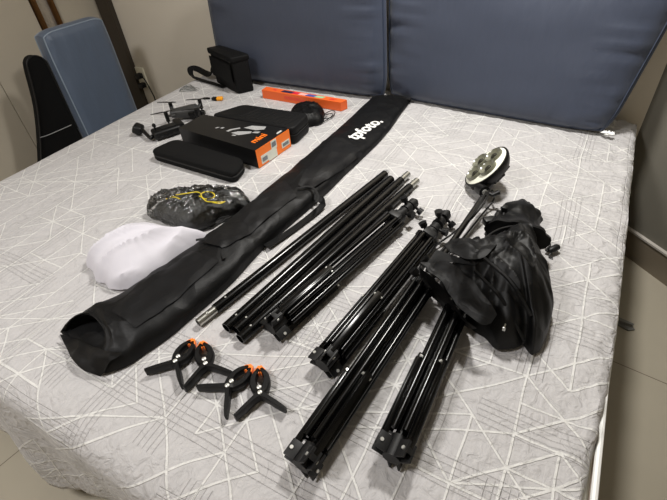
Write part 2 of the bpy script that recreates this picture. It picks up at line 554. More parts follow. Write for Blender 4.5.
bm = NB(); box(bm, (-2.648, YB - .016, 1.3), (.112, .032, 2.6), bevel=.003); tag(obj('end_panel', bm, M['darkwood'], wd, smooth=False), 'dark brown upright end panel')

# ceiling light (above, outside the picture) gives the light
def lamp_light(nm, kind, loc, energy, size, col):
    la = bpy.data.lights.new(nm, kind); la.energy = energy; la.color = col
    if kind == 'SPOT':
        la.shadow_soft_size = size; la.spot_size = math.radians(150); la.spot_blend = 1.0
    else: la.shape = 'DISK'; la.size = size
    lo = bpy.data.objects.new(nm, la); C.objects.link(lo); lo.location = loc
lamp_light('ceiling_spot', 'SPOT', (-.36, 1.46, 2.15), 122, .10, (1.0, .975, .93))
lamp_light('ceiling_panel', 'AREA', (-1.25, -.55, 2.6), 38, .50, (1.0, .98, .965))
w = bpy.data.worlds.new('World'); bpy.context.scene.world = w; w.use_nodes = True
w.node_tree.nodes['Background'].inputs[0].default_value = (.9, .95, 1, 1); w.node_tree.nodes['Background'].inputs[1].default_value = .1

# ================================================================= the bed
BX0, BX1, BY0, BY1 = -1.87, .197, .10, 1.915
bed = thing('bed', (-.83, 1.0, 0), 'wide bed with dark base and cream mattress filling the room under the quilt', 'bed')
bm = NB(); box(bm, (-.84, .985, .17), (1.98, 1.815, .30), bevel=.01); obj('base', bm, M['base'], bed)
for x in (-1.7, 0.03):
    for y in (.25, 1.75):
        bm = NB(); cyl(bm, (x, y, 0), (x, y, .03), .03); obj('leg', bm, M['gap'], bed)
bm = NB(); box(bm, (-.835, 1.005, .43), (2.05, 1.80, .22), bevel=.035, seg=4); mt_ = obj('mattress', bm, M['mattress'], bed)
bm = NB(); box(bm, (-.835, 1.005, .49), (2.066, 1.806, .045), bevel=.008, seg=2); obj('border', bm, M['lace'], mt_)
for z in (.325, .535):
    bm = NB(); c = .05; x0, x1, y0, y1 = -1.862, .194, .104, 1.906
    pts = []
    for (qx, qy, a0) in ((x1 - c, y0 + c, -90), (x1 - c, y1 - c, 0), (x0 + c, y1 - c, 90), (x0 + c, y0 + c, 180)):
        for k in range(6):
            a = math.radians(a0 + 90 * k / 5); pts.append(V((qx + c * math.cos(a), qy + c * math.sin(a), z)))
    pts.append(pts[0].copy()); tube(bm, pts, .006, 8, caps=False); obj('piping', bm, M['white'], mt_)


# ---- quilt
def interp(x, tab):
    if x <= tab[0][0]: return tab[0][1]
    for (a, b), (c, d) in zip(tab, tab[1:]):
        if x <= c:
            t = (x - a) / (c - a); t = t * t * (3 - 2 * t); return b + (d - b) * t
    return tab[-1][1]


def quilt():
    bm = NB(); uvl = bm.loops.layers.uv.new('UVMap')
    NX, NY = 190, 170
    xin0, xin1 = -1.83, .165
    right_edge = [(.10, .168), (.408, .176), (.473, .182), (.565, .190), (.652, .199), (.9, .205), (1.9, .208)]
    hem_z = [(-1.9, .085), (-1.16, .09), (-1.04, .105), (-.9, .11), (-.8, .15), (.2, .13)]
    out_y = [(-1.9, .060), (-1.25, .058), (-1.16, .045), (-1.11, .033), (-1.06, .018), (-1.03, .013), (-.99, .018), (-.96, .032), (-.92, .052), (-.87, .066), (.2, .066)]
    grid = []
    # v: arc length from the head (y=1.86) towards the foot then down; u: from left drop to right
    ytop0 = .155
    for j in range(NY + 1):
        row = []
        for i in range(NX + 1):
            # across
            s = i / NX
            # the left 14% hangs down
            if s < .12:
                q = 1 - s / .12; drop = q * .42; xx = xin0; uu = xin0 - q * .45
            elif s > .975:
                q = (s - .975) / .025; drop = 0; xx = xin1; uu = xin1 + q * .045
            else:
                q = 0; drop = 0; t = (s - .12) / .855; xx = xin0 + (xin1 - xin0) * t; uu = xx
            tj = j / NY
            if tj < .78:
                yy = 1.885 + (ytop0 - 1.885) * (tj / .78); vv = yy; dn = 0
            else:
                dn = (tj - .78) / .22; yy = ytop0; vv = ytop0 - dn * .47
            z = BED
            x, y = xx, yy
            # right edge rounds over
            if s > .975:
                re = interp(yy, right_edge); a = q * math.pi / 2
                x = xin1 + (re - xin1) * math.sin(a); z = BED - .022 * (1 - math.cos(a)) - (.012 * q if q > .9 else 0)
            if s < .12:
                dd_ = drop
                a = min(1, dd_ / .06) * math.pi / 2
                x = xin0 - .045 * math.sin(a); z = BED - .04 * (1 - math.cos(a)) - max(0, dd_ - .06)
                x -= .012 * math.sin(yy * 23) * min(1, dd_ * 4)
            if dn > 0:
                hz = interp(xx, hem_z); oy = interp(xx, out_y)
                a = min(1, dn / .22)
                top = BED
                yr = ytop0 - (ytop0 - .072) * math.sin(a * math.pi / 2)
                zr = -.05 * (1 - math.cos(a * math.pi / 2))
                if dn > .22:
                    k = (dn - .22) / .78
                    zr = -.05 - (BED - .05 - hz) * k
                    yr = .072 + (oy - .072) * k ** .8 + .006 * math.sin(xx * 26 + k * 2) * k
                y = yr
                if s >= .12: z = z + zr
                else: z = min(z, BED + zr)
                if s < .12: x += .03 * min(1, dn * 2)
            # wrinkles
            wv = nz((x, y, 0), 7, 3) * .0015 + nz((x, y, 0), 22, 9) * .0008
            if x > .05 and dn == 0: wv += (x - .05) * (.06 * nz((x * 1.4, y, 0), 30, 2) + .05 * nz((x, y * .6, 0), 62, 8))
            if dn > 0: y += nz((x, z, 0), 11, 4) * .006 * min(1, dn * 3); 
            edge = 1 if (dn == 0 and s >= .12) else 0
            row.append((bm.verts.new((x, y, z + wv * edge - .0008)), (uu, vv)))
        grid.append(row)
    for j in range(NY):
        for i in range(NX):
            q = (grid[j][i], grid[j + 1][i], grid[j + 1][i + 1], grid[j][i + 1])
            f = bm.faces.new([c[0] for c in q])
            for l, c in zip(f.loops, q): l[uvl].uv = c[1]
    hem = [grid[j][NX][0].co.copy() for j in range(int(NY * .8))]
    o = obj('quilt', bm, M['quilt'])
    md = o.modifiers.new('thickness', 'SOLIDIFY'); md.thickness = .006; md.offset = -1
    hb = NB(); tube(hb, hem[::2], .0035, 8); hb2 = NB()
    tube(hb2, [p + V((-.012, 0, .0045)) for p in hem[::2]], .0028, 8)
    obj('hem', hb, M['white'], o); obj('hem', hb2, M['white'], o)
    return o


qo = quilt()
tag(qo, 'light grey quilted bedspread with white geometric lines spread over the bed', 'bedspread')


# ================================================================= cushions
def cushion(name, fr, thick, label, m, pipe_m, group=None, pieces=(44, 34), exp=6, pucker=.004, seed=1, parts=True, edge_t=.2):
    """fr: four front-plane corners BL, BR, TR, TL; thick: vector to the back plane"""
    BL, BR, TR, TL = [V(p) for p in fr]; T = V(thick)
    n = (BR - BL).cross(TL - BL).normalized()
    if n.dot(T) > 0: n = -n
    base = (BL + BR) / 2 + T / 2
    root = thing(name, (base.x, base.y, min(BL.z, BR.z)), label, 'cushion', group)
    nu, nv = pieces
    d = T.length / 2
    mid = T / 2
    def pt(u, v, side):
        p = BL.lerp(BR, u).lerp(TL.lerp(TR, u), v) + mid
        a, b = abs(2 * u - 1), abs(2 * v - 1)
        pr = max(0, (1 - a ** exp)) ** .5 * max(0, (1 - b ** exp)) ** .5
        hgt = d * edge_t + d * (1.05 - edge_t) * pr
        # gathers at the seams
        e = max(a, b)
        g = 0
        if e > .6:
            k = (e - .6) / .4 * (1 - max(0, e - .93) / .07)
            c = v if a > b else u
            L = (TL - BL).length if a > b else (BR - BL).length
            g = pucker * k * (nz((c * L * 46, a * 2, b), 1, seed) + .5 * nz((c * L * 110, a * 3, b), 1, seed))
        g += .004 * nz((u * 4, v * 4, side), 1, seed) * pr
        # corners pull in
        cr = max(0, a + b - 1.6) / .4
        p = p + (base + (TL - BL) / 2 - p) * .035 * cr * cr
        return p + (n if side > 0 else -n) * (hgt + g)
    bm = NB()
    F = [[bm.verts.new(pt(i / nu, j / nv, 1)) for i in range(nu + 1)] for j in range(nv + 1)]
    for j in range(nv):
        for i in range(nu): bm.faces.new((F[j][i], F[j][i + 1], F[j + 1][i + 1], F[j + 1][i]))
    obj('front_panel', bm, m, root)
    bm = NB()
    F = [[bm.verts.new(pt(i / nu, j / nv, -1)) for i in range(nu + 1)] for j in range(nv + 1)]
    for j in range(nv):
        for i in range(nu): bm.faces.new((F[j][i], F[j + 1][i], F[j + 1][i + 1], F[j][i + 1]))
    obj('back_panel', bm, m, root)
    # boxing strip round the edge
    per = [(i / nu, 0) for i in range(nu)] + [(1, j / nv) for j in range(nv)] + [(1 - i / nu, 1) for i in range(nu)] + [(0, 1 - j / nv) for j in range(nv)]
    bm = NB(); rows = []
    a = [pt(u, v, 1) for u, v in per]; b = [pt(u, v, -1) for u, v in per]
    for k in range(7):
        t = k / 6; row = []
        for p, q in zip(a, b):
            c = p.lerp(q, t); o_ = (c - (base + (TL - BL) / 2)); o_ -= n * o_.dot(n)
            row.append(c + o_.normalized() * .010 * math.sin(t * math.pi))
        rows.append(row)
    loft(bm, rows, cap0=False, cap1=False)
    obj('boxing', bm, m, root)
    for l in (a, b):
        bm = NB(); tube(bm, [p for p in l] + [l[0]], .0032, 6, caps=False); obj('piping', bm, pipe_m, root)
    return root


cushion('back_cushion', ((-1.712, 1.732, .572), (-.772, 1.732, .572), (-.80, 1.765, 1.12), (-1.70, 1.765, 1.12)), (0, .105, 0),
        'large dark blue cushion behind the orange long box, left of the two on the bed', M['blue'], M['bluepipe'], exp=6, seed=3, pucker=.012)
c2 = cushion('back_cushion', ((-.768, 1.780, .570), (.100, 1.694, .570), (.192, 1.826, 1.035), (-.795, 1.832, 1.10)), (.006, .085, 0),
        'large dark blue cushion behind the tilted lamp, right of the two on the bed', M['blue'], M['bluepipe'], exp=7, seed=8, pucker=.012)
bm = NB()
for k in range(7):
    p = V((.088 + .005 * k, 1.728 - .004 * (k % 3), .572 + .003 * (k % 2)))
    sheet(bm, [p, p + V((.006, -.012, .004))], [p + V((.012, .004, .008)), p + V((.016, -.008, .002))], n=3, fold=.003, seed=k, per=2, thick=.0006)
tag(obj('care_tag', bm, M['white'], c2), 'crumpled white tag at the lower corner')
cushion('upright_cushion', ((-2.285, 1.275, .0), (-2.285, 1.62, .0), (-2.30, 1.63, .862), (-2.30, 1.283, .866)), (-.10, 0, 0),
        'smaller pale blue box cushion standing upright between bed and wardrobe', M['bluelight'], M['palepipe'], exp=14, edge_t=.7, seed=5, pucker=.006, pieces=(20, 50))

# black padded case standing on the floor
root = thing('padded_case', (-2.41, 1.05, 0), 'black tapered padded case with rounded top standing left of the upright blue cushion', 'case')
pro = [(.87, 0), (1.262, 0), (1.264, .4), (1.268, .70), (1.266, .752), (1.25, .776), (1.225, .788), (1.20, .786), (1.182, .772), (1.170, .745), (1.125, .58), (1.045, .40), (.94, .2)]
prs = catmull([V((0, a, b)) for a, b in pro[2:]], 4)
outl = [V((0, a, b)) for a, b in pro[:2]] + prs
bm = NB()
def inset(l, k):
    c = V((0, 1.10, .35)); return [c + (p - c) * k for p in l]
rows = []
for xo, k in ((-2.352, .93), (-2.350, .97), (-2.354, 1.0), (-2.385, 1.0), (-2.39, .96)):
    rows.append([V((xo, p.y, max(0.001, p.z))) for p in inset(outl, k)])
loft(bm, rows); obj('body', bm, M['felt'], root)
bm = NB(); tube(bm, [V((-2.3515, p.y, p.z)) for p in inset(prs, .996)], .004, 6); obj('edge_piping', bm, M['cable'], root)
bm = NB(); tube(bm, [V((-2.349, 1.062, .440)), V((-2.349, 1.10, .434)), V((-2.349, 1.16, .431)), V((-2.349, 1.24, .428))], .0018, 6, smooth=4); tag(obj('seam', bm, M['lightgrey'], root), 'thin pale seam line')

# outlet on the back wall with plugs and a cable
root = thing('wall_outlet', (-2.56, YB, .40), 'pale wall outlet with black plugs beside the upright cushion', 'outlet')
bm = NB(); box(bm, (-2.556, YB - .005, .42), (.075, .010, .125), bevel=.004); obj('cover_plate', bm, M['outlet'], root)
for z, dz in ((.435, .02), (.375, .018)):
    bm = NB(); box(bm, (-2.552, YB - .028, z), (.034, .040, dz + .012), bevel=.005); cyl(bm, (-2.536, YB - .028, z), (-2.518, YB - .03, z - .005), .006); obj('plug', bm, M['cable'], root)
bm = NB(); tube(bm, [(-2.518, YB - .03, .43), (-2.50, YB - .035, .42), (-2.488, YB - .03, .37), (-2.485, YB - .02, .28), (-2.50, YB - .02, .12), (-2.52, YB - .03, .02)], .004, 8, smooth=6)
tag(obj('power_cable', bm, M['cable'], base=(-2.5, YB - .02, .015)), 'thin black cable hanging from the wall outlet beside the bed', 'cable')

# scrap on the floor at the right
bm = NB(); f0 = V((.352, 1.40, 0))
poly(bm, [(.33, 1.425), (.385, 1.398), (.392, 1.385), (.372, 1.372), (.33, 1.388)], .006, .001)
poly(bm, [(.335, 1.41), (.385, 1.398), (.380, 1.390), (.335, 1.395)], .016, .005)
tag(obj('metal_offcut', bm, M['scrap'], smooth=False, base=(.36, 1.40, 0)), 'small folded grey offcut on the floor tiles right of the bed', 'offcut')


# ================================================================= boxes and cases
def slab(bm, corners, z0, z1, rad=0.0, seg=6, edge=.0, eseg=3):
    """rounded prism on four ground corners"""
    cs = [V((c[0], c[1], 0)) for c in corners]
    out = []
    for i in range(4):
        p, a, b = cs[i], (cs[i - 1] - cs[i]).normalized(), (cs[(i + 1) % 4] - cs[i]).normalized()
        if rad <= 0: out.append(p); continue
        s, e = p + a * rad, p + b * rad
        for k in range(seg + 1):
            t = k / seg
            out.append((s * (1 - t) ** 2 + p * 2 * t * (1 - t) + e * t * t))
    cen = sum(cs, V()) / 4
    def ring(z, ins):
        return [V((q.x, q.y, z)) + (cen - q).normalized() * ins for q in out]
    if edge:
        rows = []
        for k in range(eseg + 1):
            a = k / eseg * math.pi / 2; rows.append(ring(z0 + edge * (1 - math.sin(a)), edge * (1 - math.cos(a)))) if False else rows.append(ring(z0 + edge * (1 - math.sin(a)), edge * (1 - math.sin(math.pi / 2 - a) if False else edge and (1 - math.sin(a)) * 0 + (1 - math.cos(math.pi / 2 - a)))))
        rows2 = []
        for k in range(eseg + 1):
            a = k / eseg * math.pi / 2
            rows2.append(ring(z1 - edge + edge * math.sin(a), edge * (1 - math.cos(a))))
        rows1 = []
        for k in range(eseg + 1):
            a = k / eseg * math.pi / 2
            rows1.append(ring(z0 + edge - edge * math.cos(a), edge * (1 - math.sin(a))))
        loft(bm, rows1 + rows2)
    else:
        loft(bm, [ring(z0, 0), ring(z1, 0)])


# product box: black lid and orange end
Z0, Z1 = BED + .001, BED + .072
P_ = [V((-.957, 1.070, 0)), V((-.938, 1.256, 0)), V((-1.352, 1.246, 0)), V((-1.364, 1.112, 0))]   # front right, back right, back left, front left
root = thing('product_box', ((P_[0] + P_[2]) / 2 + V((0, 0, BED))), 'black cardboard product box with bright orange end and white stickers', 'box')
bm = NB(); slab(bm, [P_[0], P_[1], P_[2], P_[3]], Z0, Z1, .0); obj('carton', bm, M['bbox'], root, smooth=False)
ex = (P_[1] - P_[0]).normalized(); en = V((ex.y, -ex.x, 0))
def endrect(bm, a, b, z0, z1, off, th=.0008):
    p, q = P_[0] + (P_[1] - P_[0]) * a, P_[0] + (P_[1] - P_[0]) * b
    H = Z1 - Z0
    vs = [p + en * off + V((0, 0, Z0 + H * z0)), q + en * off + V((0, 0, Z0 + H * z0)), q + en * off + V((0, 0, Z0 + H * z1)), p + en * off + V((0, 0, Z0 + H * z1))]
    w_ = [v - en * th for v in vs]
    loft(bm, [vs, w_])
bm = NB(); endrect(bm, 0, 1, 0, 1, .0012, .001); tag(obj('end_flap', bm, M['obox2'], root, smooth=False), 'bright orange end of the box')
for nm_, rects, mm in (('sticker', [(.10, .36, .10, .55), (.30, .56, .02, .55), (.42, .58, .5, .98)], 'sticker'), ('sticker', [(.72, .96, .20, .52)], 'sticker')):
    bm = NB(); [endrect(bm, *r, .0020 + .0002 * i, .0006) for i, r in enumerate(rects)]; s_ = obj(nm_, bm, M[mm], root, smooth=False)
    bm = NB()
    if len(rects) == 3:
        endrect(bm, .13, .27, .2, .42, .0030, .0004)
        obj('barcode', bm, M['barcode'], s_, smooth=False); bm = NB()
        for k in range(1): endrect(bm, .44, .56, .62, .88, .0030, .0004)
    else:
        endrect(bm, .75, .93, .28, .45, .0030, .0004)
    obj('barcode', bm, M['barcode'], s_, smooth=False)
# print on the lid: picture of the gadget, orange word, small white word
def lid(u, v, z=0): # u along length from left to right, v from front to back
    f = P_[3].lerp(P_[0], u); b = P_[2].lerp(P_[1], u); p = f.lerp(b, v); return V((p.x, p.y, Z1 + .0003 + z))
def lidpoly(bm, pts, h=.0004):
    a = [bm.verts.new(lid(*p)) for p in pts]; b = [bm.verts.new(lid(*p, h)) for p in pts]
    bm.faces.new(a[::-1]); bm.faces.new(b)
    for i in range(len(a)): bm.faces.new((a[i], a[(i + 1) % len(a)], b[(i + 1) % len(a)], b[i]))
for pts in ([(.60, .70), (.64, .86), (.78, .93), (.80, .80), (.74, .70)], [(.56, .38), (.60, .50), (.72, .62), (.74, .54), (.66, .36)],
            [(.49, .40), (.50, .52), (.56, .68), (.58, .64), (.53, .50), (.52, .40)], [(.74, .56), (.75, .64), (.80, .68), (.80, .60)],
            [(.60, .28), (.605, .33), (.64, .35), (.64, .30)], [(.34, .42), (.36, .50), (.375, .50), (.36, .42)], [(.39, .46), (.40, .53), (.425, .54), (.42, .47)]):
    bm = NB(); lidpoly(bm, pts); obj('lid_picture', bm, M['lightgrey'], root, smooth=False)
tdir = (P_[1] - P_[0]).normalized()
bm = text_bm('mini', .043, .0008); place(bm, lid(.875, .42), tdir); bmesh.ops.translate(bm, vec=(0, 0, .0006), verts=bm.verts); obj('lid_word', bm, M['obox2'], root, smooth=False)
bm = text_bm('mini', .016, .0003); place(bm, lid(.965, .80), tdir); bmesh.ops.translate(bm, vec=(0, 0, .0006), verts=bm.verts); obj('lid_word', bm, M['white'], root, smooth=False)

# ridged hard case behind it
root = thing('hard_case', (-1.12, 1.34, BED), 'flat black hard case with diagonal ridges lying behind the product box', 'case')
K = [(-.925, 1.268), (-.935, 1.405), (-1.262, 1.395), (-1.33, 1.262)]
bm = NB(); slab(bm, K, BED + .001, BED + .034, .03, edge=.008); obj('lower_shell', bm, M['eva'], root)
bm = NB(); slab(bm, K, BED + .036, BED + .070, .03, edge=.010); up_ = obj('upper_shell', bm, M['eva'], root)
bm = NB(); slab(bm, [(a + (.002 if a > -1.1 else -.002) * 0, b) for a, b in K], BED + .033, BED + .037, .03); obj('zip', bm, M['cable'], root)
for k in range(9):
    bm = NB(); x0 = -1.19 + .027 * k
    tube(bm, [(x0 + .0, 1.285, BED + .0700), (x0 + .03, 1.385, BED + .0700)], .0028, 6) if x0 < -.99 else tube(bm, [(x0, 1.285, BED + .070), (min(x0 + .03, -.955), 1.285 + (min(x0 + .03, -.955) - x0) * 3.3, BED + .070)], .0028, 6)
    obj('ridge', bm, M['eva'], root)

# soft flat case in front
root = thing('soft_case', (-1.18, 1.0, BED), 'flat black fabric case with rounded corners in front of the product box', 'case')
Q = [(-.968, .950), (-.990, 1.048), (-1.368, 1.082), (-1.395, .968)]
bm = NB(); slab(bm, Q, BED + .001, BED + .021, .035, edge=.009); obj('lower_half', bm, M['felt'], root)
bm = NB(); slab(bm, Q, BED + .022, BED + .042, .035, edge=.011); obj('upper_half', bm, M['felt'], root)
bm = NB(); slab(bm, Q, BED + .019, BED + .024, .035, edge=.001); obj('zip', bm, M['cable'], root)

# long orange box
G = [V((-.902, 1.604, 0)), V((-.890, 1.640, 0)), V((-1.330, 1.656, 0)), V((-1.327, 1.614, 0))]
root = thing('long_box', ((G[0] + G[2]) / 2 + V((0, 0, BED))), 'long narrow orange box with coloured pictures on top, before the blue cushions', 'box')
bm = NB(); slab(bm, G, BED + .001, BED + .040); obj('carton', bm, M['obox'], root, smooth=False)
def gp(u, v, z=.0405): p = G[3].lerp(G[0], u).lerp(G[2].lerp(G[1], u), v); return V((p.x, p.y, BED + z))
def gpoly(bm, pts):
    a = [bm.verts.new(gp(*p)) for p in pts]; b = [bm.verts.new(gp(*p, .0410)) for p in pts]
    bm.faces.new(a[::-1]); bm.faces.new(b)
    for i in range(len(a)): bm.faces.new((a[i], a[(i + 1) % len(a)], b[(i + 1) % len(a)], b[i]))
for a, b, mm in ((.24, .38, 'navy'), (.38, .46, 'red'), (.46, .55, 'pink'), (.55, .66, 'indigo'), (.66, .76, 'green')):
    bm = NB(); gpoly(bm, [(a, .25), (b, .25), (b + .012, .78), (a + .012, .78)]); obj('picture', bm, M[mm], root, smooth=False)
for pts in ([(.84, .3), (.90, .3), (.90, .42), (.84, .42)], [(.84, .55), (.91, .55), (.91, .65), (.84, .65)], [(.13, .4), (.17, .4), (.17, .6), (.13, .6)]):
    bm = NB(); gpoly(bm, pts); obj('print', bm, M['red'], root, smooth=False)
for k in range(3):
    bm = NB(); p, q = gp(.30, 0, .016 + .005 * k), gp(.62 - .06 * k, 0, .016 + .005 * k); n_ = V((0, -1, 0)) * .0006
    loft(bm, [[p + n_, q + n_, q + n_ + V((0, 0, .0015)), p + n_ + V((0, 0, .0015))], [p, q, q + V((0, 0, .0015)), p + V((0, 0, .0015))]])
    obj('side_print', bm, M['red'], root, smooth=False)

# black drawstring pouch between them
outl = [U(*p, .012) for p in ((292, 121), (291, 112), (298, 106), (311, 104.5), (321, 108), (325, 114), (322, 121), (313, 124), (303, 126))]
root = heap('drawstring_pouch', outl, .052, M['softblk'], fold=.006, fscale=22, seed=4)
tag(root, 'small black drawstring pouch between the orange long box and hard case', 'pouch')
bm = NB()
tube(bm, [U(322, 116, .03), U(330, 111, .012), U(335, 112, .008), U(332, 117, .008), U(323, 119, .01)], .0018, 6, smooth=6)
tube(bm, [U(320, 118, .02), U(328, 114, .010), U(333, 114.5, .008), U(328, 119, .008), U(318, 124.5, .006), U(310, 124.7, .005)], .0018, 6, smooth=6)
obj('drawstring', bm, M['cable'], root)

# shoulder bag by the cushion
fr, bk, lf = V((-1.478, 1.640, 0)), V((-1.452, 1.705, 0)), V((-1.685, 1.715, 0))
S = [V((-1.494, 1.626, 0)), V((-1.440, 1.690, 0)), V((-1.680, 1.766, 0)), V((-1.712, 1.720, 0))]
root = thing('camera_bag', (-1.58, 1.71, BED), 'black boxy shoulder bag with flap lid and strap leaning by the left blue cushion', 'bag')
S2 = [V((-1.490, 1.617, 0)), V((-1.434, 1.692, 0)), V((-1.678, 1.772, 0)), V((-1.722, 1.716, 0))]
for q_ in S + S2: q_ += V((.018, -.012, 0))
bm = NB(); slab(bm, S, BED + .001, BED + .158, .014, edge=.008); b_ = obj('body', bm, M['bag'], root)
bm = NB(); slab(bm, S2, BED + .148, BED + .174, .012, edge=.008); obj('lid', bm, M['bag'], root)
bm = NB(); f0, f1 = S2[0], S2[3]; dn = (f1 - f0).normalized(); o_ = V((dn.y, -dn.x, 0)) * .002
if o_.y > 0: o_ = -o_
for k in range(1):
    a = [f0 + dn * .015 + o_, f1 - dn * .015 + o_]
    rows = [[p + V((0, 0, BED + z)) + o_ * w_ for p in (a[0], a[0].lerp(a[1], .5), a[1])] for z, w_ in ((.14, 0), (.10, .6), (.06, 1), (.045, 1))]
    loft(bm, rows, closed=False); loft(bm, [[p - o_ * 1.2 for p in r] for r in rows], closed=False)
obj('flap', bm, M['bag'], root)
bm = NB(); box(bm, (-1.463, 1.656, BED + .07), (.012, .045, .08), rot=Matrix.Rotation(math.radians(-40), 3, 'Z'), bevel=.005); obj('side_pocket', bm, M['bag'], root)
for z in (.108, .118):
    pass
bm = NB(); tube(bm, [V((-1.468, 1.648, BED + .10)), V((-1.456, 1.648, BED + .118)), V((-1.440, 1.668, BED + .118)), V((-1.448, 1.676, BED + .10))], .003, 6, smooth=4); obj('strap_ring', bm, M['steel'], root)
bm = NB()
sp_ = [(-1.705, 1.735, .115), (-1.722, 1.74, .07), (-1.735, 1.72, .035), (-1.79, 1.742, .025), (-1.86, 1.765, .03), (-1.895, 1.765, .034), (-1.90, 1.745, .03), (-1.86, 1.71, .014), (-1.78, 1.695, .006), (-1.70, 1.68, .006), (-1.60, 1.655, .006)]
cp = catmull([V((a, b, BED + c)) for a, b, c in sp_], 6); rows = []
for i, p in enumerate(cp):
    t = (cp[min(i + 1, len(cp) - 1)] - cp[max(i - 1, 0)]).normalized(); s_ = t.cross(V((0, 0, 1))).normalized() * .013 + V((0, 0, .008)) * (1 if 10 < i < 44 else .2)
    rows.append([p + s_, p + s_ + V((0, 0, .003)), p - s_ + V((0, 0, .003)), p - s_])
loft(bm, rows)
for v in bm.verts: v.co.z = max(v.co.z, BED + .002)
obj('strap', bm, M['bag'], root)

# ---- drone
def R2(a): return Matrix.Rotation(a, 3, 'Z')
dA, dB = U(166, 114, .03), U(203, 110, .03)
ax = (dB - dA); L_ = ax.length; ax.normalize(); sd = V((-ax.y, ax.x, 0))
root = thing('drone', ((dA + dB) / 2 - V((0, 0, .03))), 'small grey folding drone with thin propellers near the far bed edge', 'drone')
dc = (dA + dB) / 2
rm = frame(ax)
bm = NB(); rings = []
for t, w_, h_ in ((-.48, .010, .008), (-.42, .022, .016), (-.15, .026, .020), (.2, .030, .026), (.40, .028, .028), (.50, .016, .018)):
    c = dc + ax * (t * L_ * .8); 
    rings.append([c + sd * w_ * math.copysign(abs(math.cos(a)) ** .6, math.cos(a)) + V((0, 0, h_ * math.copysign(abs(math.sin(a)) ** .6, math.sin(a)))) for a in [2 * math.pi * k / 16 for k in range(16)]])
loft(bm, rings); obj('body', bm, M['drone'], root)
cb = dc + ax * L_ * .28 + V((0, 0, -.006)) - sd * .018
bm = NB(); box(bm, cb, (.05, .036, .034), rot=rm, bevel=.010, seg=3); obj('battery', bm, M['blackm'], root)
gb = dc + ax * L_ * .46 + V((0, 0, -.012))
bm = NB(); box(bm, gb, (.022, .022, .022), rot=rm, bevel=.006, seg=3); g_ = obj('camera', bm, M['blackm'], root)
bm = NB(); cyl(bm, gb + ax * .010, gb + ax * .015, .007); obj('lens', bm, M['lensd'], g_)
for sx, sy, tz in ((-1, -1, .022), (-1, 1, .030), (1, -1, .022), (1, 1, .030)):
    hp = dc + ax * sx * L_ * .40 + sd * sy * .052 + V((0, 0, .012))
    bm = NB(); tube(bm, [dc + ax * sx * L_ * .26 + sd * sy * .018, dc + ax * sx * L_ * .36 + sd * sy * .036 + V((0, 0, .004)), hp], [.010, .008, .007], 8, flat=.7)
    arm = obj('arm', bm, M['drone'], root)
    bm = NB(); cyl(bm, hp - V((0, 0, .024)), hp + V((0, 0, .016)), .0085); cyl(bm, hp - V((0, 0, .040)), hp - V((0, 0, .020)), .0035); obj('motor', bm, M['blackm'], arm)
    pd = ax * math.cos(.3 * sx + sy) * 1 + sd * math.sin(.3 * sx + sy * .3)
    if sx < 0: pd = -ax * .95 + sd * .25 * sy
    else: pd = -ax * .97 + sd * .1 * sy
    pd.normalize()
    bm = NB()
    for q, ln in ((1, .062), (-1, .03)):
        pn = V((-pd.y, pd.x, 0)); c = hp + V((0, 0, .018))
        poly(bm, [((c + pd * q * a + pn * b).x, (c + pd * q * a + pn * b).y) for a, b in ((0, -.003), (ln * .3, -.007), (ln, -.003), (ln, .002), (ln * .3, .005), (0, .003))], .0014, c.z)
    obj('propeller', bm, M['blackm'], arm, smooth=False)

# ---- handheld gimbal / remote lying next to it
gA, gB = U(153, 135, .022), U(180, 126.5, .022)
ax = (gB - gA); L_ = ax.length; ax.normalize(); sd = V((-ax.y, ax.x, 0)); gm = (gA + gB) / 2; rm = frame(ax)
root = thing('folding_gimbal', (gm.x, gm.y, BED), 'black folded handheld gimbal lying in front of the drone', 'gimbal')
bm = NB(); box(bm, gm, (L_ * 1.02, .062, .034), rot=rm, bevel=.012, seg=3); h_ = obj('grip', bm, M['blackm'], root)
bm = NB(); box(bm, gm + V((0, 0, .018)) + ax * .01, (L_ * .55, .036, .004), rot=rm, bevel=.0015); obj('top_plate', bm, M['hub'], h_)
for k in range(4):
    bm = NB(); c = gm + ax * (-.035 + .018 * k) - sd * .030; cyl(bm, c - V((0, 0, .006)), c - V((0, 0, .006)) - sd * .003, .0045); obj('button', bm, M['hub'], h_)
e0 = gm - ax * (L_ * .53); 
hd = U(138, 128.5, .026)
bm = NB(); tube(bm, [e0 + V((0, 0, -.004)), e0 - ax * .012 + V((0, 0, -.006)), hd + ax * .010], .008, 10, smooth=3); obj('tilt_arm', bm, M['blackm'], root)
bm = NB(); box(bm, hd - V((0, 0, .002)), (.040, .050, .038), rot=Matrix.Rotation(.5, 3, 'Z') @ Matrix.Rotation(.5, 3, 'Y'), bevel=.014, seg=4); hh_ = obj('clamp_head', bm, M['blackm'], root)
bm = NB(); q_ = gm - ax * L_ * .36 + V((0, 0, .012)); cyl(bm, q_, q_ + V((0, 0, .022)), .004); lathe(bm, [(.001, .018), (.007, .019), (.008, .026), (.005, .032), (.001, .033)], 16, Matrix.Translation(q_)); obj('joystick', bm, M['blackm'], root)
e1 = gm + ax * (L_ * .5)
bm = NB(); box(bm, e1 + V((0, 0, .002)) + sd * .012, (.034, .075, .036), rot=rm, bevel=.008, seg=2); box(bm, e1 + sd * .045 + V((0, 0, .004)), (.024, .030, .028), rot=rm, bevel=.008); obj('phone_clamp', bm, M['blackm'], root)

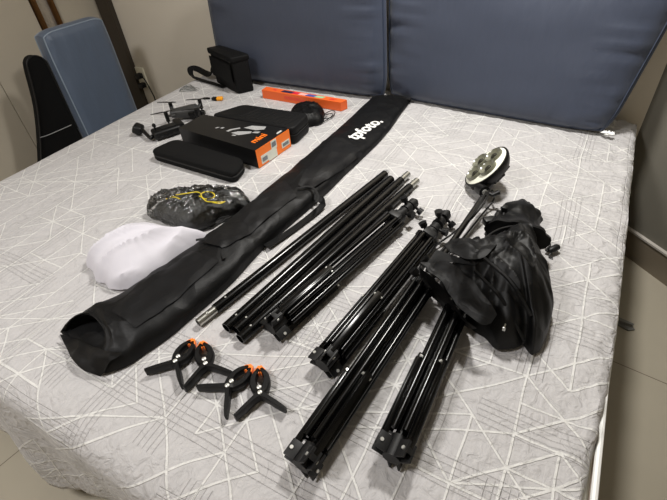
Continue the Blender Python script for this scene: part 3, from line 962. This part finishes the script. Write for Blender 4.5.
# ---- crumpled clear sleeve of grey lines, tiny yellow cap, black cap
bm = NB(); rng = random.Random(5)
cc = U(189, 88.5, .006)
pts = []
for k in range(26):
    a = k * 2.1; r = .012 + .035 * rng.random()
    pts.append(cc + V((math.cos(a) * r * 1.5, math.sin(a) * r * 1.0, rng.random() * .008 - .003)))
tube(bm, pts, .0009, 5, smooth=5)
for v in bm.verts: v.co.z = max(v.co.z, BED + .0015)
tag(obj('wire_tangle', bm, M['thread'], base=(cc.x, cc.y, BED)), 'small tangle of thin grey wire on the far left of the quilt', 'wire')
c = U(218, 99, .006); root = thing('lens_adapter', (c.x, c.y, BED), 'tiny yellow and black plastic adapter left of the shoulder bag', 'adapter')
bm = NB(); box(bm, c + V((.010, .002, .003)), (.030, .022, .016), rot=R2(.4), bevel=.006, seg=3); obj('cap', bm, M['yel2'], root)
bm = NB(); box(bm, c + V((-.016, -.006, .002)), (.024, .020, .014), rot=R2(.1), bevel=.004, seg=2); obj('body', bm, M['blackm'], root)
c = U(206.5, 98.5, .003)
bm = NB(); poly(bm, [(c.x + a, c.y + b) for a, b in ((-.018, -.008), (-.004, -.010), (.016, .002), (.018, .008), (.002, .008), (-.014, .001))], .006, BED + .001)
tag(obj('rubber_plug', bm, M['blackm'], base=(c.x, c.y, BED)), 'tiny flat black rubber plug beside the yellow adapter', 'plug')

# ================================================================= soft things
# white cloth bundle
outl = [U(*p, z) for p, z in (((88.5, 262), .012), ((91, 268), .006), ((98, 281), .004), ((112, 290), .003), ((134, 290), .003), ((150, 282), .004), ((172, 266), .004), ((194, 250), .004), ((211, 238), .004), ((200, 234), .020),
                              ((185, 231), .035), ((172, 225), .045), ((150, 220.5), .048), ((126, 225), .040), ((103, 239), .030), ((92, 251), .020))]
root = heap('cloth_bundle', outl, .078, M['cloth'], fold=.012, fscale=6, seed=16, fdir=68, power=.6, centre=U(140, 258, .0))
tag(root, 'bundled smooth white cloth lying beside the long black carry bag', 'cloth')

# dark cloth in clear plastic with yellow script
outl = [U(*p, z) for p, z in (((150, 213), .015), ((160, 220), .006), ((170, 225), .004), ((189, 233), .004), ((205, 230), .004), ((225, 222), .004), ((240, 215), .004), ((250, 207), .010), ((249, 198), .025), ((240, 190), .040),
                              ((225, 187), .045), ((205, 187), .045), ((185, 190), .045), ((165, 196), .040), ((157, 201), .030))]
root = thing('wrapped_cloth', U(205, 215, 0), 'dark grey folded cloth in clear plastic wrap with yellow script lettering', 'cloth')
fold_o = heap('cloth', [p.lerp(U(205, 208, 0), .05) for p in outl], .068, M['grey'], root, fold=.006, fscale=8, seed=11, power=.5, fdir=15)
bm = NB(); a, b = U(156, 212, .018), U(172, 207, .022); tube(bm, [a, a.lerp(b, .3), b], [.015, .022, .024], 14, flat=.8, smooth=4); tag(obj('rolled_end', bm, M['grey'], root), 'rounded end of the cloth poking out')
fc = sum(outl, V()) / len(outl)
film_o = heap('plastic_wrap', [fc + V(((p.x - fc.x) * (1.10 if p.x < fc.x else 1.0), (p.y - fc.y) * 1.05, p.z - fc.z)) for p in outl], .079, M['film'], root, fold=.012, fscale=16, seed=21, power=.42, fdir=60)
bm = NB()
for pts in ([(199, 196), (206, 199), (214, 197), (213, 193), (205, 192), (201, 195), (206, 201), (213, 202), (224, 202)], [(176, 195), (186, 193.5), (197, 192), (201, 194)], [(212, 202.5), (220, 203.5), (225, 201.5)], [(166, 199), (174, 197), (180, 199)]):
    cp = catmull([surf(p, film_o) for p in pts], 5); tube(bm, cp, .0016, 6)
obj('script_lettering', bm, M['yellow'], root)

# ---- long carry bag
st = [((60, 331), (91, 374), .052), ((84, 317), (122, 368), .056), ((118, 301), (158, 345), .055), ((160, 273), (192, 318), .052), ((200, 246), (236, 279), .048), ((232, 222), (265, 247), .046),
      ((265, 194), (296, 220), .044), ((290, 172), (322, 197), .040), ((315, 150), (349, 171), .034), ((334, 132), (374, 147), .026), ((353, 115), (394, 124), .024), ((371, 98), (410, 101), .024)]
Lp = catmull([U(*s[0], .012) for s in st], 6); Rp = catmull([U(*s[1], .004) for s in st], 6)
Hh = [interp(i / 6, [(k, s[2]) for k, s in enumerate(st)]) for i in range(len(Lp))]
rows = []; NA = 30
axb = (Lp[12] - Lp[0]).normalized()
for i, (l, r, hh) in enumerate(zip(Lp, Rp, Hh)):
    c = (l + r) / 2; hv = (r - l) / 2; hv.z = 0; row = []
    for k in range(NA):
        a = 2 * math.pi * k / NA
        ca, sa = math.cos(a), math.sin(a)
        px = math.copysign(abs(ca) ** .75, ca)
        if sa >= 0: z = hh * (abs(sa) ** .62)
        else: z = 0
        p = V((c.x, c.y, BED + .002)) + hv * px + V((0, 0, z))
        # folds: a crease along the length and crumples across it
        s = V((p.x * 1.0, p.y * .35, 0)); f = (ridged(s, 26, 3) ** 3) * .006 + nz(p, 17, 5) * .008 + (ridged(p, 12, 9) ** 4) * .006
        if i > 52: f *= .35
        if sa > 0: p.z += f * sa
        p += hv.normalized() * nz(V((0, i * .25, k > NA / 2)), 1.0, 7) * .004
        if i < 10:      # slanted mouth: the upper layer starts further in
            p += axb * .075 * max(0, sa) * (1 - i / 10)
            if sa < 0.05: p.z = BED + .002 + (.008 if i == 0 else 0)
        row.append(p)
    rows.append(row)
root = thing('carry_bag', U(230, 240, 0), 'long black nylon carry bag with white tpfoto lettering lying across the bed', 'bag')
bm = NB(); loft(bm, rows, cap0=False, cap1=True)
body = obj('body', bm, M['nylon'], root)
md = body.modifiers.new('thickness', 'SOLIDIFY'); md.thickness = .003; md.offset = -1
# lining inside the mouth
bm = NB(); loft(bm, [[p + (V(((Lp[i] + Rp[i]) / 2)[:2] + (BED + .02,)) - p) * .09 for p in rows[i]] for i in range(2, 14, 2)], cap0=False, cap1=True)
for v in bm.verts: v.co.z = max(v.co.z, BED + .0035)
obj('lining', bm, M['inner'], root)
# turned-out lower lip
bm = NB(); sheet(bm, [U(61, 336, .012), U(66, 347, .012), U(73, 360, .014), U(84, 371, .012), U(100, 376, .008)], [U(76, 338, .006), U(88, 345, .018), U(98, 349, .034), U(110, 352, .050), U(122, 352, .056)], fold=.008, seed=3)
for v in bm.verts: v.co.z = max(v.co.z, BED + .003)
obj('lip', bm, M['nylon'], root)
# panels / closure flaps lying on the body
def panel(nm, pts, m, off=.004, n=10, mat_fold=.003, seed=1):
    """pts: quad outline as two polylines (left, right)"""
    bm = NB(); a, b = pts
    sheet(bm, [surf(p, body) for p in a], [surf(p, body) for p in b], n=n, fold=0, thick=.001, seed=seed)
    t = bmesh.new(); t.from_mesh(body.data); o0 = world_origin(body); tree = bvhtree.BVHTree.FromBMesh(t); t.free()
    for v in bm.verts:
        # measured points sit near the top of the bag
        h = tree.ray_cast(V((v.co.x, v.co.y, 3)) - o0, V((0, 0, -1)))
        zt = (h[0].z + o0.z) if h[0] is not None else BED + .004
        v.co.z = max(zt, BED + .004) + off + mat_fold * (nz(v.co, 25, seed) + ridged(v.co, 15, seed) * .6)
    return obj(nm, bm, m, root)
panel('closure_flap', ([(298, 186), (307, 170), (320, 155), (333, 140), (343, 139)], [(312, 189), (322, 184), (340, 172), (354, 162), (363, 158)]), M['nylon2'], .006, seed=2)
panel('closure_flap', ([(202, 243), (215, 230), (240, 212), (262, 195), (285, 181)], [(222, 248), (240, 240), (260, 226), (278, 211), (297, 197)]), M['nylon2'], .004, seed=5)
panel('closure_flap', ([(112, 312), (135, 290), (165, 270), (192, 252)], [(136, 328), (161, 312), (190, 287), (219, 262)]), M['nylon2'], .003, seed=9)
# arched dark slots
for q in ([(298, 188), (308, 186.5), (314, 189), (318, 196), (316, 203)], [(196, 240), (206, 239), (214, 243), (221, 250), (224, 259)]):
    bm = NB(); tube(bm, [U(*p, .052) for p in q], [.002, .005, .0065, .006, .002] * 1 if False else .0045, 8, smooth=5, flat=.5); obj('flap_edge', bm, M['inner'], root)
# webbing handle
bm = NB(); wp = catmull([U(266, 247, .012), U(276, 241, .008), U(290, 232, .006), (U(305, 221, .006)), U(317, 211, .008), U(322.5, 205, .010), U(321, 200, .016), U(313, 197, .024)], 6); rows_ = []
for i, p in enumerate(wp):
    t = (wp[min(i + 1, len(wp) - 1)] - wp[max(i - 1, 0)]).normalized(); s_ = t.cross(V((0, 0, 1))).normalized() * .011
    if i > 30: s_ = s_ * .75 + V((0, 0, .006))
    rows_.append([p + s_, p + s_ + V((0, 0, .003)), p - s_ + V((0, 0, .003)), p - s_])
loft(bm, rows_)
for v in bm.verts: v.co.z = max(v.co.z, BED + .003)
obj('handle_strap', bm, M['nylon'], root)
# seam piping down the length and far end hem
bm = NB(); tube(bm, [U(*p, .045) for p in ((126, 303), (165, 278), (205, 250), (245, 221), (275, 197), (300, 176), (322, 156), (342, 137), (360, 120), (376, 104))], .0018, 6, smooth=8)
drape_on(bm, body, .001); obj('seam', bm, M['nylon2'], root)
bm = NB(); tube(bm, [U(*p, .02) for p in ((372, 97.5), (380, 96.5), (391, 97), (402, 98), (411, 99.5))], .006, 8, smooth=6); obj('end_hem', bm, M['nylon2'], root)
# lettering
ta, tb = U(353, 138.5, .026), U(377, 121.5, .026)
bm = text_bm('tpfoto.', .078, .0022, .0004, 4)
wdt = max(v.co.x for v in bm.verts) - min(v.co.x for v in bm.verts)
bmesh.ops.scale(bm, vec=((tb - ta).length * 1.16 / wdt, .95, 1), verts=bm.verts)
bmesh.ops.subdivide_edges(bm, edges=[e for e in bm.edges if e.calc_length() > .008], cuts=2)
bmesh.ops.triangulate(bm, faces=bm.faces)
tx = (tb - ta).normalized(); cpos = (ta + tb) / 2
place(bm, cpos, V((tx.x, tx.y, 0)))
t = bmesh.new(); t.from_mesh(body.data); o0 = world_origin(body); tree = bvhtree.BVHTree.FromBMesh(t); t.free()
for v in bm.verts:
    h = tree.ray_cast(V((v.co.x, v.co.y, 3)) - o0, V((0, 0, -1)))
    if h[0] is not None: v.co.z = h[0].z + o0.z + .0014 + (v.co.z - cpos.z)
obj('lettering', bm, M['white'], root, smooth=False)


# ================================================================= poles
def pole(label, a, b, silver_a=0, silver_b=0, ring=False, r=.0132):
    A, B = U(*a, .015), U(*b, .015); ax = (B - A).normalized()
    root = thing('crossbar_pole', (A + B) / 2 - V((0, 0, .015)), label, 'pole', 'crossbar poles beside the carry bag')
    p, q = A + ax * silver_a, B - ax * silver_b
    bm = NB(); seg = 20
    n_ = frame(ax)
    def rg(c, rr): return [c + n_ @ V((0, math.cos(2 * math.pi * k / seg) * rr, math.sin(2 * math.pi * k / seg) * rr)) for k in range(seg)]
    loft(bm, [rg(p + ax * .018, r * .8), rg(p, r * .82), rg(p, r), rg(q, r), rg(q, r * .82), rg(q - ax * .018, r * .8)]); tb_ = obj('tube', bm, M['black'], root)
    if silver_a:
        bm = NB(); loft(bm, [rg(p, r * .80), rg(A, r * .80), rg(A, r * .70), rg(A + ax * .015, r * .68)]); s_ = obj('spigot', bm, M['steel'], root); s_['label'] = 'silver end of the pole'
        bm = NB(); c = A + ax * silver_a * .55 + n_ @ V((0, -.003, r * .76)); cyl(bm, c, c + n_ @ V((0, 0, .003)), .0028); obj('spring_button', bm, M['rivet'], s_)
    if silver_b:
        bm = NB(); loft(bm, [rg(q, r * .80), rg(B, r * .80), rg(B, r * .70), rg(B - ax * .015, r * .68)]); s_ = obj('spigot', bm, M['steel'], root); s_['label'] = 'silver end of the pole'
        bm = NB(); c = B - ax * silver_b * .5 + n_ @ V((0, .004, r * .76)); cyl(bm, c, c + n_ @ V((0, 0, .004)), .0028); obj('spring_button', bm, M['rivet'], s_)
    if ring:
        bm = NB(); c = B + ax * .006; pts = [c + V((0, 0, .006)) + ax * .0085 * math.cos(t_k) + n_ @ V((0, .0085 * math.sin(t_k), 0)) for t_k in [2 * math.pi * k / 20 for k in range(21)]]
        tube(bm, pts, .0032, 8, caps=False); tag(obj('end_ring', bm, M['lightgrey'], root), 'small pale ring at the tip')
    bm = NB(); c = p + ax * .035 + n_ @ V((0, -.002, r * .99)); cyl(bm, c, c + n_ @ V((0, 0, .0015)), .0024); obj('rivet', bm, M['rivet'], root)
    return root


pole('black crossbar pole nearest the carry bag with silver lower end and ringed tip', (198, 323), (385, 174), .052, 0, True)
pole('all-black crossbar pole lying second from the carry bag', (226, 328), (391, 179), 0, 0)
pole('black crossbar pole with silver upper end only, third from carry bag', (236, 330.5), (408, 174), 0, .045)
pole('black crossbar pole with silver upper end, lying beside the first tripod stand', (240, 339), (417, 180.5), 0, .045)


# ================================================================= tripod light stands
def stand(label, a, b, roll=0, collar=.80, mid=.5, tip=True, extra=None, za=.036, zb=.034, rs=1.0, knob_side=1):
    """folded light stand: base at a, top at b (photo points); extra: length of the bare column beyond the collar"""
    A, B = U(*a, za), U(*b, zb); ax = (B - A); L = ax.length; ax.normalize()
    root = thing('light_stand', (A + B) / 2 - V((0, 0, (za + zb) / 2)), label, 'light stand', 'folded tripod light stands on the quilt')
    n_ = frame(ax) @ Matrix.Rotation(math.radians(roll), 3, 'X')
    def at(x, y=0, z=0): return A + ax * x + n_ @ V((0, y, z))
    def rr(a_): return math.cos(a_), math.sin(a_)
    Lc = L * collar
    bm = NB(); cyl(bm, at(.01), at(Lc), .0115 * rs, 18); obj('centre_tube', bm, M['black'], root)
    bm = NB(); cyl(bm, at(Lc - .01), at(L * .97), .0085 * rs, 16); obj('inner_tube', bm, M['black'], root)
    # spider hub at the base
    bm = NB()
    cyl(bm, at(0), at(.040), .0165 * rs, 20)
    for k in range(3):
        c_, s_ = rr(math.radians(90 + 120 * k)); rot = n_ @ Matrix.Rotation(math.radians(90 + 120 * k), 3, 'X')
        for w_ in (-1, 1):
            box(bm, A + ax * .016 + rot @ V((0, .025 * rs, w_ * .0085)), (.032, .022 * rs, .004), rot=rot, bevel=.0015)
        box(bm, A + ax * .022 + rot @ V((0, .0335 * rs, 0)), (.020, .004, .017), rot=rot, bevel=.001)
    hub = obj('spider_hub', bm, M['hub'], root)
    for k in range(3):
        rot = n_ @ Matrix.Rotation(math.radians(90 + 120 * k), 3, 'X')
        bm = NB(); cyl(bm, A + ax * .016 + rot @ V((0, .029 * rs, -.0125)), A + ax * .016 + rot @ V((0, .029 * rs, .0125)), .0034, 10); obj('rivet', bm, M['rivet'], hub)
        # strut (short, channel) and leg (long)
        bm = NB()
        x0, x1 = .012, L * mid
        box(bm, A + ax * ((x0 + x1) / 2) + rot @ V((0, .0285 * rs, 0)), (x1 - x0, .011, .0155), rot=rot, bevel=.0022)
        box(bm, A + ax * ((x0 + x1) / 2) + rot @ V((0, .0345 * rs, 0)), (x1 - x0 - .02, .003, .009), rot=rot, bevel=.001)
        so = obj('strut', bm, M['black'], root)
        bm = NB(); cyl(bm, A + ax * (x1 - .008) + rot @ V((0, .0285 * rs, -.0105)), A + ax * (x1 - .008) + rot @ V((0, .0285 * rs, .0105)), .003, 10); obj('rivet', bm, M['rivet'], so)
        bm = NB(); x0, x1 = .045, Lc - .01
        for w_ in (-1, 1):
            p0, p1 = A + ax * x0 + rot @ V((0, .0195 * rs, w_ * .0125 * rs)), A + ax * x1 + rot @ V((0, .0195 * rs, w_ * .0115 * rs))
            tube(bm, [p0, p1], .0062 * rs, 12)
        lg = obj('leg', bm, M['black'], root)
        bm = NB(); p0 = A + ax * (x1 - .004) + rot @ V((0, .021 * rs, 0)); box(bm, p0, (.022, .014, .034 * rs), rot=rot, bevel=.004); obj('leg_cap', bm, M['hub'], lg)
    # collars with locking knobs
    cs = [(Lc - .002, .021, .030)]
    nb = 3 if extra is None else 1
    sp_ = (L - Lc)
    for i in range(nb): cs.append((Lc + sp_ * (.28 + .26 * i) if extra is None else Lc + .05, .0155, .020))
    for i, (x, r_, ln) in enumerate(cs):
        bm = NB(); cyl(bm, at(x - ln / 2), at(x + ln / 2), r_ * rs, 18); cyl(bm, at(x - ln / 2 - .003), at(x - ln / 2), r_ * rs * 1.1, 18)
        cl_ = obj('collar', bm, M['hub'], root)
        an = [40, 160, 60, 200][i]; k = V((0, math.cos(math.radians(an)), math.sin(math.radians(an)))) 
        if extra is not None: k = V((0, 1, .1))
        d_ = n_ @ k; bm = NB(); cyl(bm, at(x) + d_ * r_ * .8, at(x) + d_ * (r_ + .010), .004, 10)
        d2 = (d_ + ax * .2).normalized(); tube(bm, [at(x) + d_ * (r_ + .008), at(x) + d_ * (r_ + .022)], [.0095, .0115], 12); obj('knob', bm, M['blackm'], cl_)
    if tip:
        bm = NB(); cyl(bm, at(L * .96), at(L - .012), .0085, 14); cyl(bm, at(L - .012), at(L - .008), .0045, 12); cyl(bm, at(L - .008), at(L), .0078, 14); obj('stud', bm, M['hub'], root)
    return root


stand('folded black light stand lying right against the crossbar poles', (270, 329), (416, 201), roll=8, collar=.83, mid=.35)
stand('folded black light stand second from the crossbar poles, its knobs clear of the bag', (322, 366), (448, 212), roll=20, collar=.80, mid=.35, rs=1.0)
stand('folded black light stand reaching from front edge up to the lamp', (300, 467), (483, 197), roll=35, collar=.56, mid=.23, extra=1, rs=1.0, za=.036, zb=.05)
stand('shorter-looking black light stand whose top disappears under the black bag', (391, 459), (499, 212), roll=50, collar=.70, mid=.28, extra=1, za=.0385, zb=.0385)


# ================================================================= spring clamps
def jaw(sgn):
    """one arm of an A clamp, local: pivot at origin, jaw to +X, handle to -X"""
    cp = catmull([V((.053, .003, 0)), V((.047, .0065, 0)), V((.036, .0125, 0)), (V((.020, .0138, 0))), V((.006, .0085, 0)), V((-.006, -.001, 0)), V((-.017, -.015, 0)), V((-.033, -.033, 0)), V((-.047, -.049, 0))], 4)
    wd = catmull([V((.0035, 0, 0)), V((.0052, 0, 0)), V((.0062, 0, 0)), V((.0074, 0, 0)), V((.0086, 0, 0)), V((.0080, 0, 0)), V((.0054, 0, 0)), V((.0052, 0, 0)), V((.0030, 0, 0))], 4)
    rows = []
    for i, p in enumerate(cp):
        t = (cp[min(i + 1, len(cp) - 1)] - cp[max(0, i - 1)]).normalized(); s = V((-t.y, t.x, 0)); w_ = wd[i].x
        h = .0085 if i < 18 else .0105
        prof = [(-1, -.6), (-.7, -1), (.7, -1), (1, -.6), (1, .6), (.7, 1), (-.7, 1), (-1, .6)]
        rows.append([(p + s * a * w_ + V((0, 0, b * h))) for a, b in prof])
    if sgn < 0: rows = [[V((q.x, -q.y, q.z)) for q in r] for r in rows]
    bm = NB(); loft(bm, rows); return bm


def clamp(label):
    root = thing('spring_clamp', (0, 0, 0), label, 'clamp', 'spring clamps with orange tips')
    for s in (1, -1):
        j = obj('jaw_arm', jaw(s), M['blackm'], root)
        bm = NB(); box(bm, (.052, s * .0045, 0), (.016, .0085, .017), rot=R2(s * .65 * -1), bevel=.002); tp = obj('tip_pad', bm, M['orange'], j); tp['label'] = 'orange rubber tip'
        bm = NB(); box(bm, (.044, s * .0050, 0), (.008, .006, .013), rot=R2(s * -.8), bevel=.002); obj('pad_holder', bm, M['orange'], j)
    for x, y in ((.0065, .0008), (-.0055, -.0008)):
        bm = NB(); lathe(bm, [(.0048, .0085), (.0048, .0112), (.0030, .0126), (.0006, .0128)], 16, Matrix.Translation((x, y, 0))); obj('pivot_pin', bm, M['rivet'], root)
    bm = NB(); pts = [V((math.cos(a) * .0062, math.sin(a) * .0062, -.006 + a * .0006)) for a in [k * .5 for k in range(26)]]; tube(bm, pts, .0009, 6)
    tube(bm, [V((.006, 0, 0)), V((.016, .008, 0)), V((.024, .011, 0))], .001, 6); obj('spring', bm, M['steel'], root)
    root.scale = (1, 1, 1)
    return root


cl0 = clamp('black spring clamp with orange tip, leftmost of the four')
labels = ['black spring clamp with orange tip, leftmost of the four, handle pointing at the carry bag', 'black spring clamp overlapping the leftmost one, second of four from the bag',
          'black spring clamp whose handle touches the upper pair, third of four from the bag', 'black spring clamp nearest the front tripod stand, rightmost of the four']
spec = [((-.621, .308), 95, 1), ((-.559, .330), 138, 1), ((-.477, .311), 76, 1), ((-.411, .326), 126, 1)]
for i, ((x, y), a, s) in enumerate(spec):
    o = cl0 if i == 0 else copy_tree(cl0)
    o.location = (x, y, BED + .013 + (.001 if i % 2 else 0)); o.rotation_euler.z = math.radians(a); o['label'] = labels[i]

# ================================================================= lamp on the long stand
lc = U(486, 166.5, .074)
ln = V((-.685, -.180, .706)).normalized()
zx = ln.orthogonal().normalized(); zy = ln.cross(zx)
LM = Matrix.Translation(lc) @ Matrix((zx, zy, ln)).transposed().to_4x4()
root = thing('studio_lamp', (lc.x, lc.y, BED), 'round black studio lamp head with white face and four reflectors on the longest stand', 'lamp')
bm = NB(); lathe(bm, [(.001, -.052), (.030, -.052), (.034, -.048), (.036, -.036), (.062, -.030), (.071, -.018), (.0775, -.004), (.0775, .002), (.072, .003), (.071, -.002), (.001, -.002)], 48, LM); hs = obj('housing', bm, M['blackm'], root)
for k in range(10):
    bm = NB(); a = 2 * math.pi * k / 10
    p = LM @ V((math.cos(a) * .056, math.sin(a) * .056, -.036)); q = LM @ V((math.cos(a) * .034, math.sin(a) * .034, -.046)); tube(bm, [p, q], .0035, 6); obj('cooling_rib', bm, M['blackm'], hs)
bm = NB(); lathe(bm, [(.001, -.001), (.0725, -.001), (.0735, .002), (.070, .005), (.001, .006)], 48, LM); tag(obj('face_plate', bm, M['lamp'], root), 'white front face of the lamp')
# orientation of the four cups on the face
for k, (a, rr_) in enumerate(((0, .037), (90, .037), (180, .037), (270, .037))):
    base_dir = V((.0, 0, 1)); base_dir = (base_dir - ln * base_dir.dot(ln)).normalized(); sdv = ln.cross(base_dir)
    ang = math.radians(a + 20); c = lc + (base_dir * math.cos(ang) + sdv * math.sin(ang)) * rr_ + ln * .005
    CM = Matrix.Translation(c) @ Matrix((zx, zy, ln)).transposed().to_4x4()
    bm = NB(); lathe(bm, [(.0275, 0), (.0275, .009), (.0262, .011), (.0245, .009), (.016, .002), (.010, .001)], 32, CM); cp_ = obj('reflector', bm, M['lens'], root)
    bm = NB(); lathe(bm, [(.011, .0012), (.010, .006), (.006, .0085), (.001, .009)], 24, CM); obj('bulb_lens', bm, M['lensd'], cp_)
# yoke joint
jt = U(482, 190, .045)
bk_ = lc - ln * .040
bm = NB(); tube(bm, [bk_, bk_.lerp(jt, .55) + V((.004, -.004, .0)), jt], [.016, .014, .012], 12, smooth=3); obj('neck', bm, M['blackm'], root)
bm = NB(); kd = V((.6, -.75, .2)).normalized(); cyl(bm, jt - kd * .018, jt + kd * .018, .017, 18); yk = obj('tilt_joint', bm, M['blackm'], root)
bm = NB(); cyl(bm, jt + kd * .018, jt + kd * .021, .008, 14); obj('bolt', bm, M['rivet'], yk)
bm = NB(); q = jt + V((.035, -.015, 0)); tube(bm, [jt + V((.005, -.005, 0)), q, q + V((.014, .012, .006))], [.006, .005, .008], 8); obj('tilt_lever', bm, M['blackm'], root)
for pts in ([(489, 188, .05), (486, 200, .06), (474, 216, .05), (458, 232, .03), (440, 252, .03), (428, 262, .05), (421, 272, .06)],
            [(492, 190, .04), (494, 199, .03), (484, 212, .012), (468, 232, .008), (455, 247, .010), (441, 262, .012), (430, 272, .03)],
            [(486, 192, .06), (479, 205, .065), (468, 220, .055), (452, 234, .02), (438, 244, .012), (424, 258, .012), (418, 276, .02)]):
    bm = NB(); tube(bm, [U(a, b, c) for a, b, c in pts], .0028, 8, smooth=8); obj('power_cord', bm, M['cable'], root)

# ================================================================= black soft bag on the right
root = thing('black_soft_bag', U(500, 290, 0), 'large crumpled black drawstring bag lying open over the stand tops', 'bag')
outl = [U(*p, z) for p, z in (((468, 328), .004), ((484, 340), .004), ((498, 351), .004), ((512, 350), .004), ((523, 347), .004), ((532, 356), .004), ((543, 345), .004), ((549.5, 325), .006), ((550, 308), .010), ((547, 288), .015),
                              ((540, 268), .03), ((537, 250), .04), ((533, 236), .05), ((520, 228), .06), ((500, 232), .075), ((478, 242), .085), ((455, 254), .09), ((440, 268), .08), ((440, 285), .06), ((452, 308), .03))]
body = heap('body', outl, .135, M['softblk'], root, fold=.011, fscale=9, fdir=-58, seed=13, power=.55, rings=44, per=10, centre=U(502, 285, .0), fac=.024, fsc=9)
# charcoal cuffs of the opening
bm = NB(); sheet(bm, [U(443, 246, .115), U(450, 242, .122), U(462, 239, .132), U(480, 240, .138), U(497, 238, .135)], [U(444, 247, .115), U(452, 254, .120), U(466, 260, .130), U(484, 258.5, .140), U(497, 246, .140)], fold=.004, seed=4, thick=.002, n=26, fac=.020); obj('cuff', bm, M['softgrey'], root)
bm = NB(); sheet(bm, [U(420, 267, .100), U(434, 277, .104), U(448, 293, .100), U(462, 313, .092), U(477, 325, .088), U(491, 324, .092)], [U(421, 266, .100), U(437, 264, .112), U(450, 264, .125), U(461, 272, .136), U(482, 293, .136), U(497, 315, .108)], fold=.004, seed=8, thick=.002, n=26, fac=.020); obj('cuff', bm, M['softgrey'], root)
bm = NB(); sheet(bm, [U(420, 273, .08), U(424, 290, .03), U(440, 304, .012), U(455, 318, .01), U(469, 330, .01)], [U(420, 268, .098), U(434, 279, .100), U(448, 295, .096), (U(462, 315, .088)), U(477, 328, .07)], fold=.006, seed=2, thick=.002)
for v in bm.verts: v.co.z = max(v.co.z, BED + .003)
obj('side_panel', bm, M['softblk'], root)
# dark mouth between the cuffs
bm = NB(); sheet(bm, [U(424, 267, .100), U(440, 262, .10), U(458, 262, .115), U(475, 266, .125)], [U(436, 250, .112), U(447, 254, .112), U(465, 258, .122), U(482, 259, .13)], fold=.004, seed=6, thick=.001); obj('mouth', bm, M['inner'], root)
# raised folds
for a, b, r_ in (((484, 258, .145), (531, 316, .085), .007), ((500, 250, .135), (545, 312, .06), .006), ((474, 270, .140), (524, 340, .04), .006), ((515, 244, .12), (541, 285, .07), .006)):
    bm = NB(); A_, B_ = U(*a), U(*b); m_ = A_.lerp(B_, .5) + V((.004, .004, .012)); tube(bm, [A_, m_, B_], [.003, r_ * .5, r_, r_, r_, r_ * .8, r_ * .4, .003, .002] if False else r_ * .6, 8, smooth=6); obj('fold', bm, M['softblk'], root)
# gathered neck
nk = [U(*p) for p in ((500, 236, .075), (507, 224, .07), (515, 212, .055))]
bm = NB(); rows = []
cs = catmull([U(514, 238, .065), U(514, 230, .055), U(517, 222, .045), U(520, 213, .035), U(521, 207, .03)], 5)
rd_ = [interp(i / 20, [(0, .062), (.35, .045), (.5, .036), (.75, .042), (1, .030)]) for i in range(len(cs))]
for i, (c, r_) in enumerate(zip(cs, rd_)):
    t = (cs[min(i + 1, len(cs) - 1)] - cs[max(i - 1, 0)]).normalized(); s_ = t.cross(V((0, 0, 1))).normalized(); u_ = s_.cross(t)
    rows.append([c + (s_ * math.cos(a) * 1.25 + u_ * math.sin(a) * .75) * (r_ * (1 + .02 * math.sin(a * 9 + i * .3) + .09 * math.sin(a * 3 + 1 + i * .1) + .22 * nz((math.cos(a) * 2, math.sin(a) * 2, i * .2), 1.3, 4))) for a in [2 * math.pi * k / 56 for k in range(56)]])
loft(bm, rows)
for v in bm.verts: v.co.z = max(v.co.z, BED + .003)
obj('gathered_neck', bm, M['softblk'], root)
bm = NB(); tube(bm, [U(*p) for p in ((478, 248, .125), (488, 236, .11), (500, 229, .105), (515, 226, .10), (528, 226, .08), (540, 230, .05), (547, 237, .03), (550, 245, .015), (546, 250, .010), (549, 252, .008))], .0026, 8, smooth=8); obj('drawstring', bm, M['cable'], root)
bm = NB(); tube(bm, [U(*p) for p in ((474, 252, .128), (484, 247, .13), (497, 243, .125), (511, 236, .11), (522, 230, .10))], .0026, 8, smooth=8); obj('drawstring', bm, M['cable'], root)
bm = NB(); a, b = U(549, 251, .012), U(559, 246, .014); tube(bm, [a, a.lerp(b, .15), a.lerp(b, .5), a.lerp(b, .85), b], [.005, .009, .0095, .009, .005], 12, flat=.8); obj('cord_lock', bm, M['blackm'], root)
bm = NB(); tube(bm, [U(552, 252, .010), U(549, 256, .004), U(553, 258, .003)], .002, 6, smooth=4); obj('cord_end', bm, M['cable'], root)
# stubs beside the neck
bm = NB(); a = U(500, 229, .10); cyl(bm, U(502, 226, .07), U(505, 208, .085), .006); box(bm, U(504.5, 210, .085), (.014, .020, .026), bevel=.004); obj('strap_tab', bm, M['softblk'], root)
bm = NB(); box(bm, U(489, 221, .07), (.030, .022, .02), rot=R2(.7), bevel=.005); box(bm, U(494, 228, .07), (.03, .02, .02), rot=R2(.3), bevel=.005); cyl(bm, U(487, 228, .06), U(494, 217, .07), .006); obj('buckle', bm, M['blackm'], root)
# zip pull
bm = NB(); c = U(504, 329, .075); box(bm, c, (.006, .003, .010), bevel=.001); cyl(bm, c + V((0, 0, .005)), c + V((0, .004, .012)), .0015, 8); tag(obj('zip_pull', bm, M['steel'], root), 'small silver zip pull')

# ================================================================= camera and view
cam = bpy.data.cameras.new('camera'); co = bpy.data.objects.new('camera', cam); C.objects.link(co)
cam.sensor_width = 36; cam.lens = 36 * FP / 667; cam.clip_start = .02
m3 = Matrix([[R3[i][0], -R3[i][1], -R3[i][2]] for i in range(3)])
co.matrix_world = Matrix.Translation(CAM) @ m3.to_4x4()
sc = bpy.context.scene; sc.camera = co
sc.view_settings.view_transform = 'Standard'; sc.view_settings.look = 'None'; sc.view_settings.exposure = 0.1; sc.view_settings.gamma = 1; sc.view_settings.use_curve_mapping = False
